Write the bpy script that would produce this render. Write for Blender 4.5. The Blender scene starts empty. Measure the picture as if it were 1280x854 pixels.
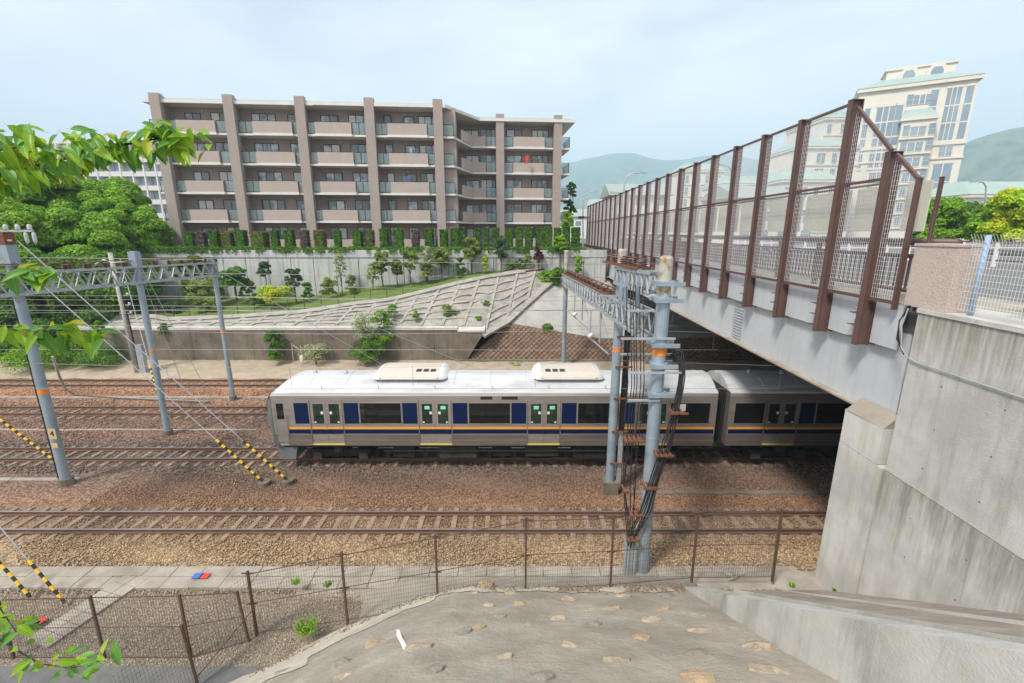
import bpy, math, random
import numpy as np
from mathutils import Vector, Matrix
random.seed(7)
S = bpy.context.scene
C = S.collection
R = math.radians
# ------------------------------------------------------------------ camera
H = 10.4
PITCH = R(13.5)
FPX = 569.0
cd = bpy.data.cameras.new('camera'); cam = bpy.data.objects.new('camera', cd); C.objects.link(cam)
cam.location = (0, 0, H); cam.rotation_euler = (R(90) - PITCH, 0, 0)
cd.sensor_width = 36; cd.lens = FPX / 1280 * 36; cd.clip_start = .1; cd.clip_end = 12000
S.camera = cam
# ------------------------------------------------------------------ sky and sun
SUN_EL, SUN_AZ = R(53), R(224)          # azimuth clockwise from +Y
w = bpy.data.worlds.new('World'); S.world = w; w.use_nodes = True
nt = w.node_tree; N = nt.nodes; L = nt.links; N.clear()
sky = N.new('ShaderNodeTexSky'); sky.sky_type = 'NISHITA'; sky.sun_disc = False
sky.sun_elevation = SUN_EL; sky.sun_rotation = SUN_AZ; sky.air_density = 1.0; sky.dust_density = 2.0
tc = N.new('ShaderNodeTexCoord'); mp = N.new('ShaderNodeMapping'); mp.inputs['Scale'].default_value = (1.0, 1.0, 3.2)
mp.inputs['Rotation'].default_value = (0, 0, .6)
n1 = N.new('ShaderNodeTexNoise'); n1.inputs['Scale'].default_value = 1.8; n1.inputs['Detail'].default_value = 5; n1.inputs['Roughness'].default_value = .5
n1.inputs['Distortion'].default_value = .4
cr = N.new('ShaderNodeValToRGB'); cr.color_ramp.elements[0].position = .30; cr.color_ramp.elements[1].position = .62
cr.color_ramp.elements[0].color = (.5, .5, .5, 1); cr.color_ramp.elements[1].color = (1, 1, 1, 1)
mx = N.new('ShaderNodeMix'); mx.data_type = 'RGBA'
mx.inputs[7].default_value = (7.0, 7.05, 7.15, 1)     # thin white overcast
bg = N.new('ShaderNodeBackground'); bg.inputs['Strength'].default_value = .113
out = N.new('ShaderNodeOutputWorld')
L.new(tc.outputs['Generated'], mp.inputs['Vector']); L.new(mp.outputs[0], n1.inputs['Vector']); L.new(n1.outputs[0], cr.inputs[0])
L.new(cr.outputs[0], mx.inputs[0]); L.new(sky.outputs[0], mx.inputs[6]); L.new(mx.outputs[2], bg.inputs[0]); L.new(bg.outputs[0], out.inputs[0])
sd = bpy.data.lights.new('sun', 'SUN'); sun = bpy.data.objects.new('sun', sd); C.objects.link(sun)
sd.energy = 3.2; sd.angle = R(10); sd.color = (1, .94, .85)
sdir = Vector((math.sin(SUN_AZ) * math.cos(SUN_EL), math.cos(SUN_AZ) * math.cos(SUN_EL), math.sin(SUN_EL)))
sun.rotation_euler = sdir.to_track_quat('Z', 'Y').to_euler()
S.view_settings.view_transform = 'Standard'; S.view_settings.look = 'None'; S.view_settings.gamma = 1
S.view_settings.use_curve_mapping = False
S.view_settings.exposure = .64
S.cycles.max_bounces = 6; S.cycles.volume_bounces = 1; S.cycles.diffuse_bounces = 3; S.cycles.transparent_max_bounces = 12

# ------------------------------------------------------------------ helpers
cp, sp = math.cos(PITCH), math.sin(PITCH)
def at(u, v, Y):
    "point at distance Y that the photograph shows at (u, v); used to read real positions off the photograph"
    t = (427 - v) / FPX
    h = Y * (t * cp - sp) / (cp + t * sp)
    d = Y * cp - h * sp
    return Vector(((u - 640) / FPX * d, Y, H + h))
def atz(u, v, z):
    t = (427 - v) / FPX
    k = (t * cp - sp) / (cp + t * sp)
    return at(u, v, (z - H) / k)
def tag(o, label=None, cat=None, group=None, kind=None):
    if label: o['label'] = label
    if cat: o['category'] = cat
    if group: o['group'] = group
    if kind: o['kind'] = kind
    return o
def thing(name, label, cat, loc=(0, 0, 0), rz=0, group=None, kind=None):
    o = bpy.data.objects.new(name, None); C.objects.link(o); o.empty_display_size = .3
    o.location = loc; o.rotation_euler = (0, 0, rz)
    return tag(o, label, cat, group, kind)
def unit(v):
    v = Vector(v); return v / max(v.length, 1e-9)
class MB:
    def __init__(s): s.v = []; s.f = []; s.m = []
    def add(s, vs, fs, mi=0):
        b = len(s.v); s.v += [tuple(x) for x in vs]; s.f += [tuple(b + i for i in f) for f in fs]; s.m += [mi] * len(fs); return s
    def box(s, x0, x1, y0, y1, z0, z1, mi=0):
        return s.add([(x0,y0,z0),(x1,y0,z0),(x1,y1,z0),(x0,y1,z0),(x0,y0,z1),(x1,y0,z1),(x1,y1,z1),(x0,y1,z1)],
                     [(0,3,2,1),(4,5,6,7),(0,1,5,4),(1,2,6,5),(2,3,7,6),(3,0,4,7)], mi)
    def quad(s, a, b, c, d, mi=0): return s.add([a, b, c, d], [(0, 1, 2, 3)], mi)
    def prism(s, pts, vec, mi=0):
        "closed polygon pts (3d) swept along vec"
        n = len(pts); vec = Vector(vec); p = [Vector(q) for q in pts]
        return s.add([*p, *[q + vec for q in p]], [tuple(range(n - 1, -1, -1)), tuple(range(n, 2 * n))] +
                     [(i, (i + 1) % n, n + (i + 1) % n, n + i) for i in range(n)], mi)
    def bar(s, p, q, w, h=None, up=(0, 0, 1), mi=0):
        h = h or w; p = Vector(p); q = Vector(q); d = unit(q - p); u = Vector(up)
        if abs(d.dot(u)) > .98: u = Vector((0, 1, 0))
        sx = unit(d.cross(u)) * w / 2; sy = unit(sx.cross(d)) * h / 2
        return s.prism([p - sx - sy, p + sx - sy, p + sx + sy, p - sx + sy], q - p, mi)
    def tube(s, pts, r, n=6, mi=0, caps=True):
        pts = [Vector(p) for p in pts]; m = len(pts); vs = []
        rr = r if isinstance(r, (list, tuple)) else [r] * m
        ref = None
        for i, p in enumerate(pts):
            d = unit(pts[min(i + 1, m - 1)] - pts[max(i - 1, 0)])
            if ref is None: ref = Vector((0, 0, 1)) if abs(d.z) < .9 else Vector((0, 1, 0))
            a = unit(d.cross(ref)); b = d.cross(a); ref = unit(a.cross(d)) if abs(d.dot(ref)) < .99 else ref
            for k in range(n):
                t = 2 * math.pi * k / n; vs.append(p + (a * math.cos(t) + b * math.sin(t)) * rr[i])
        fs = [(i*n+k, i*n+(k+1)%n, (i+1)*n+(k+1)%n, (i+1)*n+k) for i in range(m-1) for k in range(n)]
        if caps: fs += [tuple(range(n - 1, -1, -1)), tuple((m-1)*n + k for k in range(n))]
        return s.add(vs, fs, mi)
    def grid(s, rows, mi=0):
        n = len(rows[0]); m = len(rows)
        return s.add([p for r in rows for p in r], [(i*n+j, i*n+j+1, (i+1)*n+j+1, (i+1)*n+j) for i in range(m-1) for j in range(n-1)], mi)
    def mesh(s, name, mats, off=None, smooth=False):
        me = bpy.data.meshes.new(name)
        vs = s.v if off is None else [(x - off[0], y - off[1], z - off[2]) for x, y, z in s.v]
        me.from_pydata(vs, [], s.f)
        for m in (mats if isinstance(mats, (list, tuple)) else [mats]): me.materials.append(m)
        if any(s.m): me.polygons.foreach_set('material_index', s.m)
        if smooth: me.polygons.foreach_set('use_smooth', [True] * len(s.f))
        me.update(); return me
    def build(s, name, mats, parent=None, smooth=False, local=False):
        "one mesh object; world coordinates are turned into the parent's unless local"
        off = None
        if parent is not None and not local:
            off = Vector(parent.location)
            q = parent.parent
            while q is not None: off += Vector(q.location); q = q.parent
        o = bpy.data.objects.new(name, s.mesh(name, mats, off, smooth)); C.objects.link(o)
        if parent is not None: o.parent = parent
        return o
def inst(name, me, parent, loc=(0,0,0), rot=None, scale=None):
    o = bpy.data.objects.new(name, me); C.objects.link(o); o.parent = parent; o.location = loc
    if rot is not None: o.rotation_euler = rot
    if scale is not None: o.scale = scale
    return o
def kids(o): return list(o.children)
def copy_tree(o, parent=None):
    c = o.copy(); C.objects.link(c); c.parent = parent
    for ch in kids(o): copy_tree(ch, c)
    return c
ORD = ['first','second','third','fourth','fifth','sixth','seventh','eighth','ninth','tenth','eleventh','twelfth','thirteenth','fourteenth','fifteenth',
 'sixteenth','seventeenth','eighteenth','nineteenth','twentieth','twenty-first','twenty-second','twenty-third','twenty-fourth','twenty-fifth','twenty-sixth','twenty-seventh','twenty-eighth','twenty-ninth','thirtieth','thirty-first','thirty-second','thirty-third','thirty-fourth','thirty-fifth']

# ------------------------------------------------------------------ materials
def mat(name, col, rough=.8, col2=None, scale=4, detail=5, bump=0, bscale=None, metal=0, streak=None, streak_amt=.5, sscale=(3.2, 3.2, .16), lo=.35, hi=.65, spec=None, stretch=(1,1,1), island=None, trans=0, world=True, topz=None):
    m = bpy.data.materials.new(name); m.use_nodes = True
    t = m.node_tree; n = t.nodes; l = t.links; b = n['Principled BSDF']
    b.inputs['Base Color'].default_value = (*col, 1); b.inputs['Roughness'].default_value = rough; b.inputs['Metallic'].default_value = metal
    if spec is not None: b.inputs['Specular IOR Level'].default_value = spec
    geo = n.new('ShaderNodeNewGeometry'); oc = n.new('ShaderNodeTexCoord')
    vec = geo.outputs['Position'] if world else oc.outputs['Object']
    mpn = n.new('ShaderNodeMapping'); mpn.inputs['Scale'].default_value = stretch; l.new(vec, mpn.inputs[0])
    cur = None
    if col2 is not None:
        nz = n.new('ShaderNodeTexNoise'); nz.inputs['Scale'].default_value = scale; nz.inputs['Detail'].default_value = detail; nz.inputs['Roughness'].default_value = .65
        l.new(mpn.outputs[0], nz.inputs['Vector'])
        r = n.new('ShaderNodeMapRange'); r.inputs[1].default_value = lo; r.inputs[2].default_value = hi; l.new(nz.outputs[0], r.inputs[0])
        x = n.new('ShaderNodeMix'); x.data_type = 'RGBA'; x.inputs[6].default_value = (*col, 1); x.inputs[7].default_value = (*col2, 1)
        l.new(r.outputs[0], x.inputs[0]); cur = x.outputs[2]
    if streak is not None:
        m2 = n.new('ShaderNodeMapping'); m2.inputs['Scale'].default_value = sscale; l.new(vec, m2.inputs[0])
        nz = n.new('ShaderNodeTexNoise'); nz.inputs['Scale'].default_value = 1.3; nz.inputs['Detail'].default_value = 6; nz.inputs['Roughness'].default_value = .7; l.new(m2.outputs[0], nz.inputs['Vector'])
        r = n.new('ShaderNodeMapRange'); r.inputs[1].default_value = .5; r.inputs[2].default_value = .72; r.inputs[4].default_value = streak_amt; l.new(nz.outputs[0], r.inputs[0])
        x = n.new('ShaderNodeMix'); x.data_type = 'RGBA'; x.inputs[7].default_value = (*streak, 1)
        if cur is not None: l.new(cur, x.inputs[6])
        else: x.inputs[6].default_value = (*col, 1)
        l.new(r.outputs[0], x.inputs[0]); cur = x.outputs[2]
    if topz is not None:
        m3 = n.new('ShaderNodeMapping'); m3.inputs['Scale'].default_value = (4.5, 4.5, .35); l.new(vec, m3.inputs[0])
        nz = n.new('ShaderNodeTexNoise'); nz.inputs['Scale'].default_value = 1.6; nz.inputs['Detail'].default_value = 7; nz.inputs['Roughness'].default_value = .7; l.new(m3.outputs[0], nz.inputs['Vector'])
        sz = n.new('ShaderNodeSeparateXYZ'); l.new(vec, sz.inputs[0]); rz = n.new('ShaderNodeMapRange'); rz.inputs[1].default_value = topz[0]; rz.inputs[2].default_value = topz[1]; rz.inputs[3].default_value = -.22; rz.inputs[4].default_value = .22; l.new(sz.outputs['Z'], rz.inputs[0])
        ad = n.new('ShaderNodeMath'); ad.operation = 'ADD'; l.new(nz.outputs[0], ad.inputs[0]); l.new(rz.outputs[0], ad.inputs[1])
        r = n.new('ShaderNodeMapRange'); r.inputs[1].default_value = .48; r.inputs[2].default_value = .82; r.inputs[4].default_value = .8; l.new(ad.outputs[0], r.inputs[0])
        x = n.new('ShaderNodeMix'); x.data_type = 'RGBA'; x.inputs[7].default_value = (.16,.145,.105, 1); l.new(cur, x.inputs[6]); l.new(r.outputs[0], x.inputs[0]); cur = x.outputs[2]
    if island is not None:
        hv = n.new('ShaderNodeHueSaturation'); mr = n.new('ShaderNodeMapRange'); mr.inputs[3].default_value = 1 - island; mr.inputs[4].default_value = 1 + island
        l.new(geo.outputs['Random Per Island'], mr.inputs[0]); l.new(mr.outputs[0], hv.inputs['Value'])
        if cur is not None: l.new(cur, hv.inputs['Color'])
        else: hv.inputs['Color'].default_value = (*col, 1)
        cur = hv.outputs[0]
    if cur is not None: l.new(cur, b.inputs['Base Color'])
    if bump:
        nz = n.new('ShaderNodeTexNoise'); nz.inputs['Scale'].default_value = bscale or scale * 8; nz.inputs['Detail'].default_value = 4
        l.new(mpn.outputs[0], nz.inputs['Vector'])
        bp = n.new('ShaderNodeBump'); bp.inputs['Strength'].default_value = bump; bp.inputs['Distance'].default_value = .03
        l.new(nz.outputs[0], bp.inputs['Height']); l.new(bp.outputs[0], b.inputs['Normal'])
    if trans: b.inputs['Transmission Weight'].default_value = trans
    m['mixsock'] = 0
    return m
def leafmat(name, c1, c2, trans=.35, rough=.55, island=.35, scale=.6):
    m = mat(name, c1, rough, c2, scale=scale, detail=2, island=island)
    t = m.node_tree; n = t.nodes; l = t.links; b = n['Principled BSDF']; o = n['Material Output']
    b.inputs['Specular IOR Level'].default_value = .25
    tr = n.new('ShaderNodeBsdfTranslucent'); ms = n.new('ShaderNodeMixShader'); ms.inputs[0].default_value = trans
    src = b.inputs['Base Color'].links[0].from_socket; l.new(src, tr.inputs[0])
    l.new(b.outputs[0], ms.inputs[1]); l.new(tr.outputs[0], ms.inputs[2]); l.new(ms.outputs[0], o.inputs[0])
    return m
def simple_glass(name, tint, alpha, rough=.05):
    m = bpy.data.materials.new(name); m.use_nodes = True
    t = m.node_tree; n = t.nodes; l = t.links; n.clear()
    g = n.new('ShaderNodeBsdfGlossy'); g.inputs['Roughness'].default_value = rough
    tr = n.new('ShaderNodeBsdfTransparent'); tr.inputs[0].default_value = (*tint, 1)
    d = n.new('ShaderNodeBsdfDiffuse'); d.inputs[0].default_value = (*tint, 1)
    fr = n.new('ShaderNodeFresnel'); fr.inputs[0].default_value = 1.5
    a = n.new('ShaderNodeMixShader'); a.inputs[0].default_value = alpha; b = n.new('ShaderNodeMixShader'); o = n.new('ShaderNodeOutputMaterial')
    l.new(tr.outputs[0], a.inputs[1]); l.new(d.outputs[0], a.inputs[2]); l.new(fr.outputs[0], b.inputs[0]); l.new(a.outputs[0], b.inputs[1]); l.new(g.outputs[0], b.inputs[2]); l.new(b.outputs[0], o.inputs[0])
    return m
M = {}
M['conc'] = mat('weathered_concrete', (.56,.545,.505), .85, (.42,.405,.37), .55, 7, .3, 30, streak=(.19,.17,.135), streak_amt=.6, sscale=(1.5,1.5,.2), lo=.4, hi=.62)
M['conc_top'] = mat('rain_streaked_concrete', (.56,.545,.505), .85, (.42,.405,.37), .55, 7, .3, 30, streak=(.19,.17,.135), streak_amt=.5, sscale=(1.5,1.5,.2), lo=.4, hi=.62, topz=(6.6, 8.8))
M['conc_low'] = mat('rain_streaked_pale_concrete', (.62,.605,.56), .85, (.47,.455,.42), .5, 7, .25, 30, streak=(.30,.275,.235), streak_amt=.5, sscale=(1.4,1.4,.25), lo=.42, hi=.6, topz=(2.2, 5.3))
M['conc_pale'] = mat('pale_concrete', (.62,.605,.56), .85, (.47,.455,.42), .5, 7, .25, 30, streak=(.30,.275,.235), streak_amt=.5, sscale=(1.4,1.4,.25), lo=.42, hi=.6)
M['conc_white'] = mat('white_concrete', (.55,.56,.55), .85, (.44,.45,.43), .5, 6, .15, 20, streak=(.14,.14,.12), streak_amt=.8)
M['conc_brown'] = mat('stained_brown_concrete', (.235,.20,.155), .9, (.125,.105,.08), .7, 8, .3, 20, streak=(.07,.062,.05), streak_amt=.6)
M['conc_slab'] = mat('grey_slab', (.40,.36,.30), .9, (.25,.215,.175), 1.1, 6, .3, 30)
M['shot'] = mat('sprayed_concrete', (.34,.33,.305), .95, (.44,.42,.385), .8, 7, .6, 14)
M['slope'] = mat('embankment_mortar', (.28,.248,.20), .95, (.40,.355,.29), .8, 10, .8, 14, lo=.4, hi=.64)
M['beam'] = mat('frame_beam_concrete', (.40,.375,.335), .9, (.28,.26,.23), 1.3, 6, .4, 20)
M['infill'] = mat('cracked_mortar_infill', (.40,.375,.335), .95, (.24,.225,.19), 1.4, 7, .7, 9)
M['asphalt'] = mat('old_asphalt', (.12,.12,.12), .95, (.17,.165,.16), 3, 6, .4, 60)
M['stone_tan'] = mat('tan_field_stone', (.47,.38,.27), .9, (.30,.24,.18), 5, 7, .9, 18, island=.1, lo=.4, hi=.6)
M['stone_grey'] = mat('grey_field_stone', (.30,.27,.22), .9, (.20,.175,.14), 5, 7, .9, 18)
M['stone_ochre'] = mat('ochre_field_stone', (.46,.33,.20), .9, (.33,.25,.17), 5, 7, .9, 18, lo=.4, hi=.6)
M['bank'] = mat('dirty_bank_concrete', (.27,.235,.19), .95, (.37,.33,.275), 1.0, 9, .6, 18)
M['stone_brown'] = mat('brown_facing_stone', (.27,.175,.12), .95, (.15,.10,.075), 1.7, 6, .8, 10, lo=.3, hi=.7)
M['steel'] = mat('painted_bridge_steel', (.55,.57,.60), .5, (.47,.49,.51), .5, 7, streak=(.36,.34,.31), streak_amt=.35)
M['steel_pole'] = mat('galvanised_steel', (.36,.44,.50), .5, (.27,.34,.40), 1.5, 6, metal=.35, streak=(.22,.26,.29), streak_amt=.6)
M['galv'] = mat('galvanised_lattice', (.48,.52,.55), .5, (.36,.39,.41), 3, 4, metal=.4)
M['cream_pole'] = mat('cream_pole_cap', (.44,.43,.38), .6, (.34,.20,.08), 4, 5, lo=.5, hi=.62)
M['conc_pole'] = mat('concrete_pole', (.46,.44,.41), .8, (.36,.34,.31), 3)
M['brown_steel'] = mat('brown_painted_steel', (.135,.075,.062), .5, (.105,.058,.05), 1.5, 5, .1, 30)
M['rust_post'] = mat('rusty_dark_steel', (.075,.045,.035), .8, (.14,.07,.045), 12, 5)
M['rust'] = mat('rusty_iron', (.22,.085,.04), .85, (.12,.05,.03), 10, 5)
M['soot_shade'] = mat('sooty_shade_underside', (.09,.09,.09), .9)  # sooty tone, also painted dark to deepen the shade under the bridge
M['orange'] = mat('orange_band', (.80,.24,.03), .6)
M['mesh_zinc'] = mat('zinc_wire', (.66,.68,.70), .6)
M['mesh_dark'] = mat('dark_wire', (.12,.10,.085), .7)
M['wire'] = mat('copper_wire', (.26,.25,.24), .5, metal=.3)
M['cable'] = mat('black_cable', (.022,.020,.022), .55)
M['white_ins'] = mat('white_insulator', (.50,.52,.53), .3)
M['porcelain_brown'] = mat('brown_insulator', (.13,.045,.03), .3)
M['cream_panel'] = leafmat('cream_sight_panel', (.80,.78,.68), (.74,.72,.62), trans=.5, rough=.5, island=.03, scale=.5)
M['granite'] = mat('pink_granite', (.60,.50,.44), .8, (.38,.30,.26), 55, 2, .1, lo=.42, hi=.6)
M['black'] = mat('black_paint', (.02,.02,.02), .5)
M['yellow'] = mat('yellow_plastic', (.85,.50,.02), .5)
M['white'] = mat('white_paint', (.78,.78,.76), .5)
M['wood_plate'] = mat('ochre_plate', (.55,.42,.22), .7)
M['blue'] = mat('blue_plastic', (.05,.14,.50), .6)
M['red'] = mat('red_plastic', (.60,.05,.04), .6)
M['rail'] = mat('rusty_rail_side', (.12,.06,.04), .75, (.17,.085,.05), 3)
M['rail_top'] = mat('worn_rail_head', (.42,.40,.40), .28, metal=.8)
M['sleeper'] = mat('concrete_sleeper', (.31,.235,.17), .9, (.19,.13,.09), 2.2, 5, .3, 30)
M['soil'] = mat('red_soil', (.20,.13,.085), 1, (.11,.08,.055), 2, 6, .5, 20)
M['grass'] = mat('mown_grass', (.085,.16,.022), .95, (.14,.19,.045), 1.1, 7, .9, 25)
M['grass_dry'] = mat('rough_grass', (.16,.17,.06), .95, (.08,.11,.03), 1.1, 7, .9, 25)
M['sand'] = mat('sandy_ground', (.44,.36,.27), .98, (.33,.26,.185), 1.3, 7, .7, 16)

def ballast_material(name, sx=1.0, island=False):
    m = bpy.data.materials.new(name); m.use_nodes = True
    t = m.node_tree; n = t.nodes; l = t.links; b = n['Principled BSDF']; b.inputs['Roughness'].default_value = .95
    geo = n.new('ShaderNodeNewGeometry'); sep = n.new('ShaderNodeSeparateXYZ'); l.new(geo.outputs['Position'], sep.inputs[0])
    nz = n.new('ShaderNodeTexNoise'); nz.inputs['Scale'].default_value = .55; nz.inputs['Detail'].default_value = 6; l.new(geo.outputs['Position'], nz.inputs['Vector'])
    a = n.new('ShaderNodeMath'); a.operation = 'MULTIPLY_ADD'; a.inputs[1].default_value = 1.7; l.new(nz.outputs[0], a.inputs[0]); l.new(sep.outputs['Y'], a.inputs[2])
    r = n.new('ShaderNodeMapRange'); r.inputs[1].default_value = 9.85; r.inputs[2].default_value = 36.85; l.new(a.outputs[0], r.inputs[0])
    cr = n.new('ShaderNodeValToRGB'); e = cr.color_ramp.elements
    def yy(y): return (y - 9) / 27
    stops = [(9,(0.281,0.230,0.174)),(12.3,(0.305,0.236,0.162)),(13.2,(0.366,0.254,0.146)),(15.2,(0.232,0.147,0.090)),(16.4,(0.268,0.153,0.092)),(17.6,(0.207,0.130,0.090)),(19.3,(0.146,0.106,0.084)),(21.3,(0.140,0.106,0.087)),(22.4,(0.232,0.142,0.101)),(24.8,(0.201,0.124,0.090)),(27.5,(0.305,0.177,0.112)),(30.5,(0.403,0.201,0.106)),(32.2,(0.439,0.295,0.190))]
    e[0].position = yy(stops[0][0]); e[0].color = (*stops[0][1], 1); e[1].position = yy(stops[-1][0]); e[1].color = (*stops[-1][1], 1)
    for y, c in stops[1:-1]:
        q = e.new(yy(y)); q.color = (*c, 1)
    l.new(r.outputs[0], cr.inputs[0])
    hv = n.new('ShaderNodeHueSaturation'); mr = n.new('ShaderNodeMapRange')
    if island: mr.inputs[3].default_value = .45; mr.inputs[4].default_value = 1.75; l.new(geo.outputs['Random Per Island'], mr.inputs[0])
    else:
        vo = n.new('ShaderNodeTexVoronoi'); vo.inputs['Scale'].default_value = 14; l.new(geo.outputs['Position'], vo.inputs['Vector'])
        sx_ = n.new('ShaderNodeSeparateXYZ'); l.new(vo.outputs['Color'], sx_.inputs[0]); mr.inputs[3].default_value = .4; mr.inputs[4].default_value = 1.5; l.new(sx_.outputs[0], mr.inputs[0])
        bp = n.new('ShaderNodeBump'); bp.inputs['Strength'].default_value = .9; bp.inputs['Distance'].default_value = .05; bp.invert = True
        l.new(vo.outputs['Distance'], bp.inputs['Height']); l.new(bp.outputs[0], b.inputs['Normal'])
    l.new(mr.outputs[0], hv.inputs['Value']); l.new(cr.outputs[0], hv.inputs['Color']); l.new(hv.outputs[0], b.inputs['Base Color'])
    return m
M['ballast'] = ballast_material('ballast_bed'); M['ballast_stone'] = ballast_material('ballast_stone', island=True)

# ------------------------------------------------------------------ ground
def sheet(name, rows, m, label, parent=None, smooth=False):
    b = MB(); b.grid(rows); o = b.build(name, m, parent, smooth)
    if parent is None: tag(o, label, kind='structure')
    return o
G = -.17
b = MB(); b.quad((-6500,-400,-.5),(6500,-400,-.5),(6500,6500,-.5),(-6500,6500,-.5)); tag(b.build('ground', M['soil']), 'broad earth ground under the whole scene', kind='structure')
def bed_z(y): return G
rows = []
for j in range(0, 121):
    y = 11.4 + (36.2 - 11.4) * j / 120
    rows.append([(x, y, G + .03 * math.sin(x * .9 + y * 2.1) * math.sin(y * 1.3) - .02) for x in [-70 + 2.0 * i for i in range(66)]])
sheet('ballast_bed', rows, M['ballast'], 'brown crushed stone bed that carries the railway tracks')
# loose stones near the camera, one mesh
def scatter_stones(name, n, x0, x1, y0, y1, zf, smin, smax, m, label, seed=1, dens=None):
    rg = np.random.default_rng(seed)
    X = rg.uniform(x0, x1, n); Y = rg.uniform(y0, y1, n)
    if dens is not None:
        k = dens(X, Y); X = X[k]; Y = Y[k]; n = len(X)
    Z = zf(X, Y)
    base = np.array([(1,0,0),(-1,0,0),(0,1,0),(0,-1,0),(0,0,1),(0,0,-1)], float)
    fb = np.array([(0,2,4),(2,1,4),(1,3,4),(3,0,4),(2,0,5),(1,2,5),(3,1,5),(0,3,5)])
    s = rg.uniform(smin, smax, (n, 1, 1)) * rg.uniform(.6, 1.25, (n, 6, 1))
    v = base[None] * s
    a = rg.uniform(0, 6.28, n); t = rg.uniform(-.9, .9, n)
    ca, sa, ct, st = np.cos(a), np.sin(a), np.cos(t), np.sin(t)
    x, y, z = v[..., 0], v[..., 1], v[..., 2]
    y, z = y * ct[:, None] - z * st[:, None], y * st[:, None] + z * ct[:, None]
    x, y = x * ca[:, None] - y * sa[:, None], x * sa[:, None] + y * ca[:, None]
    V = np.stack([x + X[:, None], y + Y[:, None], z + Z[:, None]], -1).reshape(-1, 3)
    F = (fb[None] + (np.arange(n) * 6)[:, None, None]).reshape(-1, 3)
    me = bpy.data.meshes.new(name); me.vertices.add(len(V)); me.vertices.foreach_set('co', V.ravel().astype(np.float32))
    me.loops.add(F.size); me.loops.foreach_set('vertex_index', F.ravel().astype(np.int32))
    me.polygons.add(len(F)); me.polygons.foreach_set('loop_start', np.arange(0, F.size, 3, dtype=np.int32))
    me.materials.append(m); me.update(calc_edges=True); me.validate()
    o = bpy.data.objects.new(name, me); C.objects.link(o)
    return tag(o, label, 'gravel', kind='stuff')
TR = [14.9, 20.2, 25.7, 30.9]
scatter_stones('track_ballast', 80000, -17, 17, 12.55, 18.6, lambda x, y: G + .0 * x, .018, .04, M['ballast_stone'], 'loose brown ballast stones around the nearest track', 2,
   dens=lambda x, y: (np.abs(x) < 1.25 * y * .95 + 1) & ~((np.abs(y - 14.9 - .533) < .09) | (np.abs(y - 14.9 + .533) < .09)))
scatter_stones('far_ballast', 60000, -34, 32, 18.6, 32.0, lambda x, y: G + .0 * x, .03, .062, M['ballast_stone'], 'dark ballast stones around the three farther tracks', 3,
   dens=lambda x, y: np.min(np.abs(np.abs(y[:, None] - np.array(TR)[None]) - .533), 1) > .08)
# ------------------------------------------------------------------ tracks
rail_sec = [(-.065,-.15),(.065,-.15),(.065,-.13),(.012,-.11),(.012,-.045),(.036,-.03),(.036,-.004),(-.036,-.004),(-.036,-.03),(-.012,-.045),(-.012,-.11),(-.065,-.13)]
tie = MB(); tie.prism([(-.12,-1.0,-.19),(.12,-1.0,-.19),(.09,-1.0,0),(-.09,-1.0,0)], (0,2.0,0)); tie_me = tie.mesh('sleeper', M['sleeper'])
clip = MB()
for s in (-.62, -.45, .45, .62): clip.box(-.06,.06,s-.04,s+.04,0,.035)
clip_me = clip.mesh('rail_clips', M['rust'])
NAMES = ['nearest railway track in front of the blue striped train', 'railway track the blue striped train stands on', 'railway track behind the train, third from the camera', 'farthest railway track below the brown wall']
EXT = [(-22, 12), (-29, 20), (-37, 26), (-44, 32)]
for k, y in enumerate(TR):
    t = thing('railway_track', NAMES[k], 'railway track', (0, y, 0), kind='structure')
    for s in (-.533, .533):
        r = MB(); r.prism([(-60, y + s + a, z) for a, z in rail_sec], (120, 0, 0)); ra = r.build('rail', M['rail'], t)
        r = MB(); r.box(-60, 60, y + s - .032, y + s + .032, -.004, .004); r.build('rail_head', M['rail_top'], ra)
    n = 0; x = EXT[k][0]
    while x < EXT[k][1] and n < 95:
        inst('sleeper', tie_me, t, (x, random.uniform(-.02,.02), -.139 + random.uniform(-.015,.012)), (0, 0, random.uniform(-.012,.012)))
        x += .62; n += 1
# ------------------------------------------------------------------ cable troughs between the tracks
def trough(name, label, y, x0, x1, L=1.0, w=.4, z=-.1, m=None, n0=0):
    t = thing(name, label, 'cable trough', (x0, y, z), kind='structure')
    bx = MB(); bx.box(0, L - .02, -w/2, w/2, -.12, 0); me = bx.mesh('cover_slab', m or M['conc_slab'])
    k = 0
    while x0 + k * L < x1:
        inst('cover_slab', me, t, (k * L, random.uniform(-.012,.012), random.uniform(-.012,.012)), (random.uniform(-.01,.01), random.uniform(-.006,.006), random.uniform(-.008,.008))); k += 1
    return t
trough('cable_trough', 'line of concrete cable trough covers beyond the nearest track, left', 18.05, -34, -19.8, z=-.14, w=.22)
trough('cable_trough', 'line of concrete cable trough covers beyond the nearest track, right of the pole', 17.0, 4.8, 16, z=-.12, w=.26, m=M['conc_brown'])
trough('cable_trough', 'thin kerb of concrete covers between the train track and the third track', 23.2, -40, -14, z=-.14, w=.16)
trough('cable_trough', 'concrete covers between third and fourth track', 28.2, -46, -15.5, z=-.1, w=.3)
for yy_, lab in ((12.35, 'nearest row of wide concrete cable trough covers along the fence'), (11.9, 'second row of wide concrete cable trough covers beside the yard')):
    trough('cable_trough', lab, yy_, -17, -4.2 if yy_ < 12 else 8.4, L=.9, w=.42 if yy_ > 12 else .46, z=-.06 if yy_ > 12 else -.075)
M['yard'] = mat('yard_gravel_bed', (.24,.20,.16), 1, (.17,.14,.11), 2, 8, .8, 30)
from mathutils import noise as nz_
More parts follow.
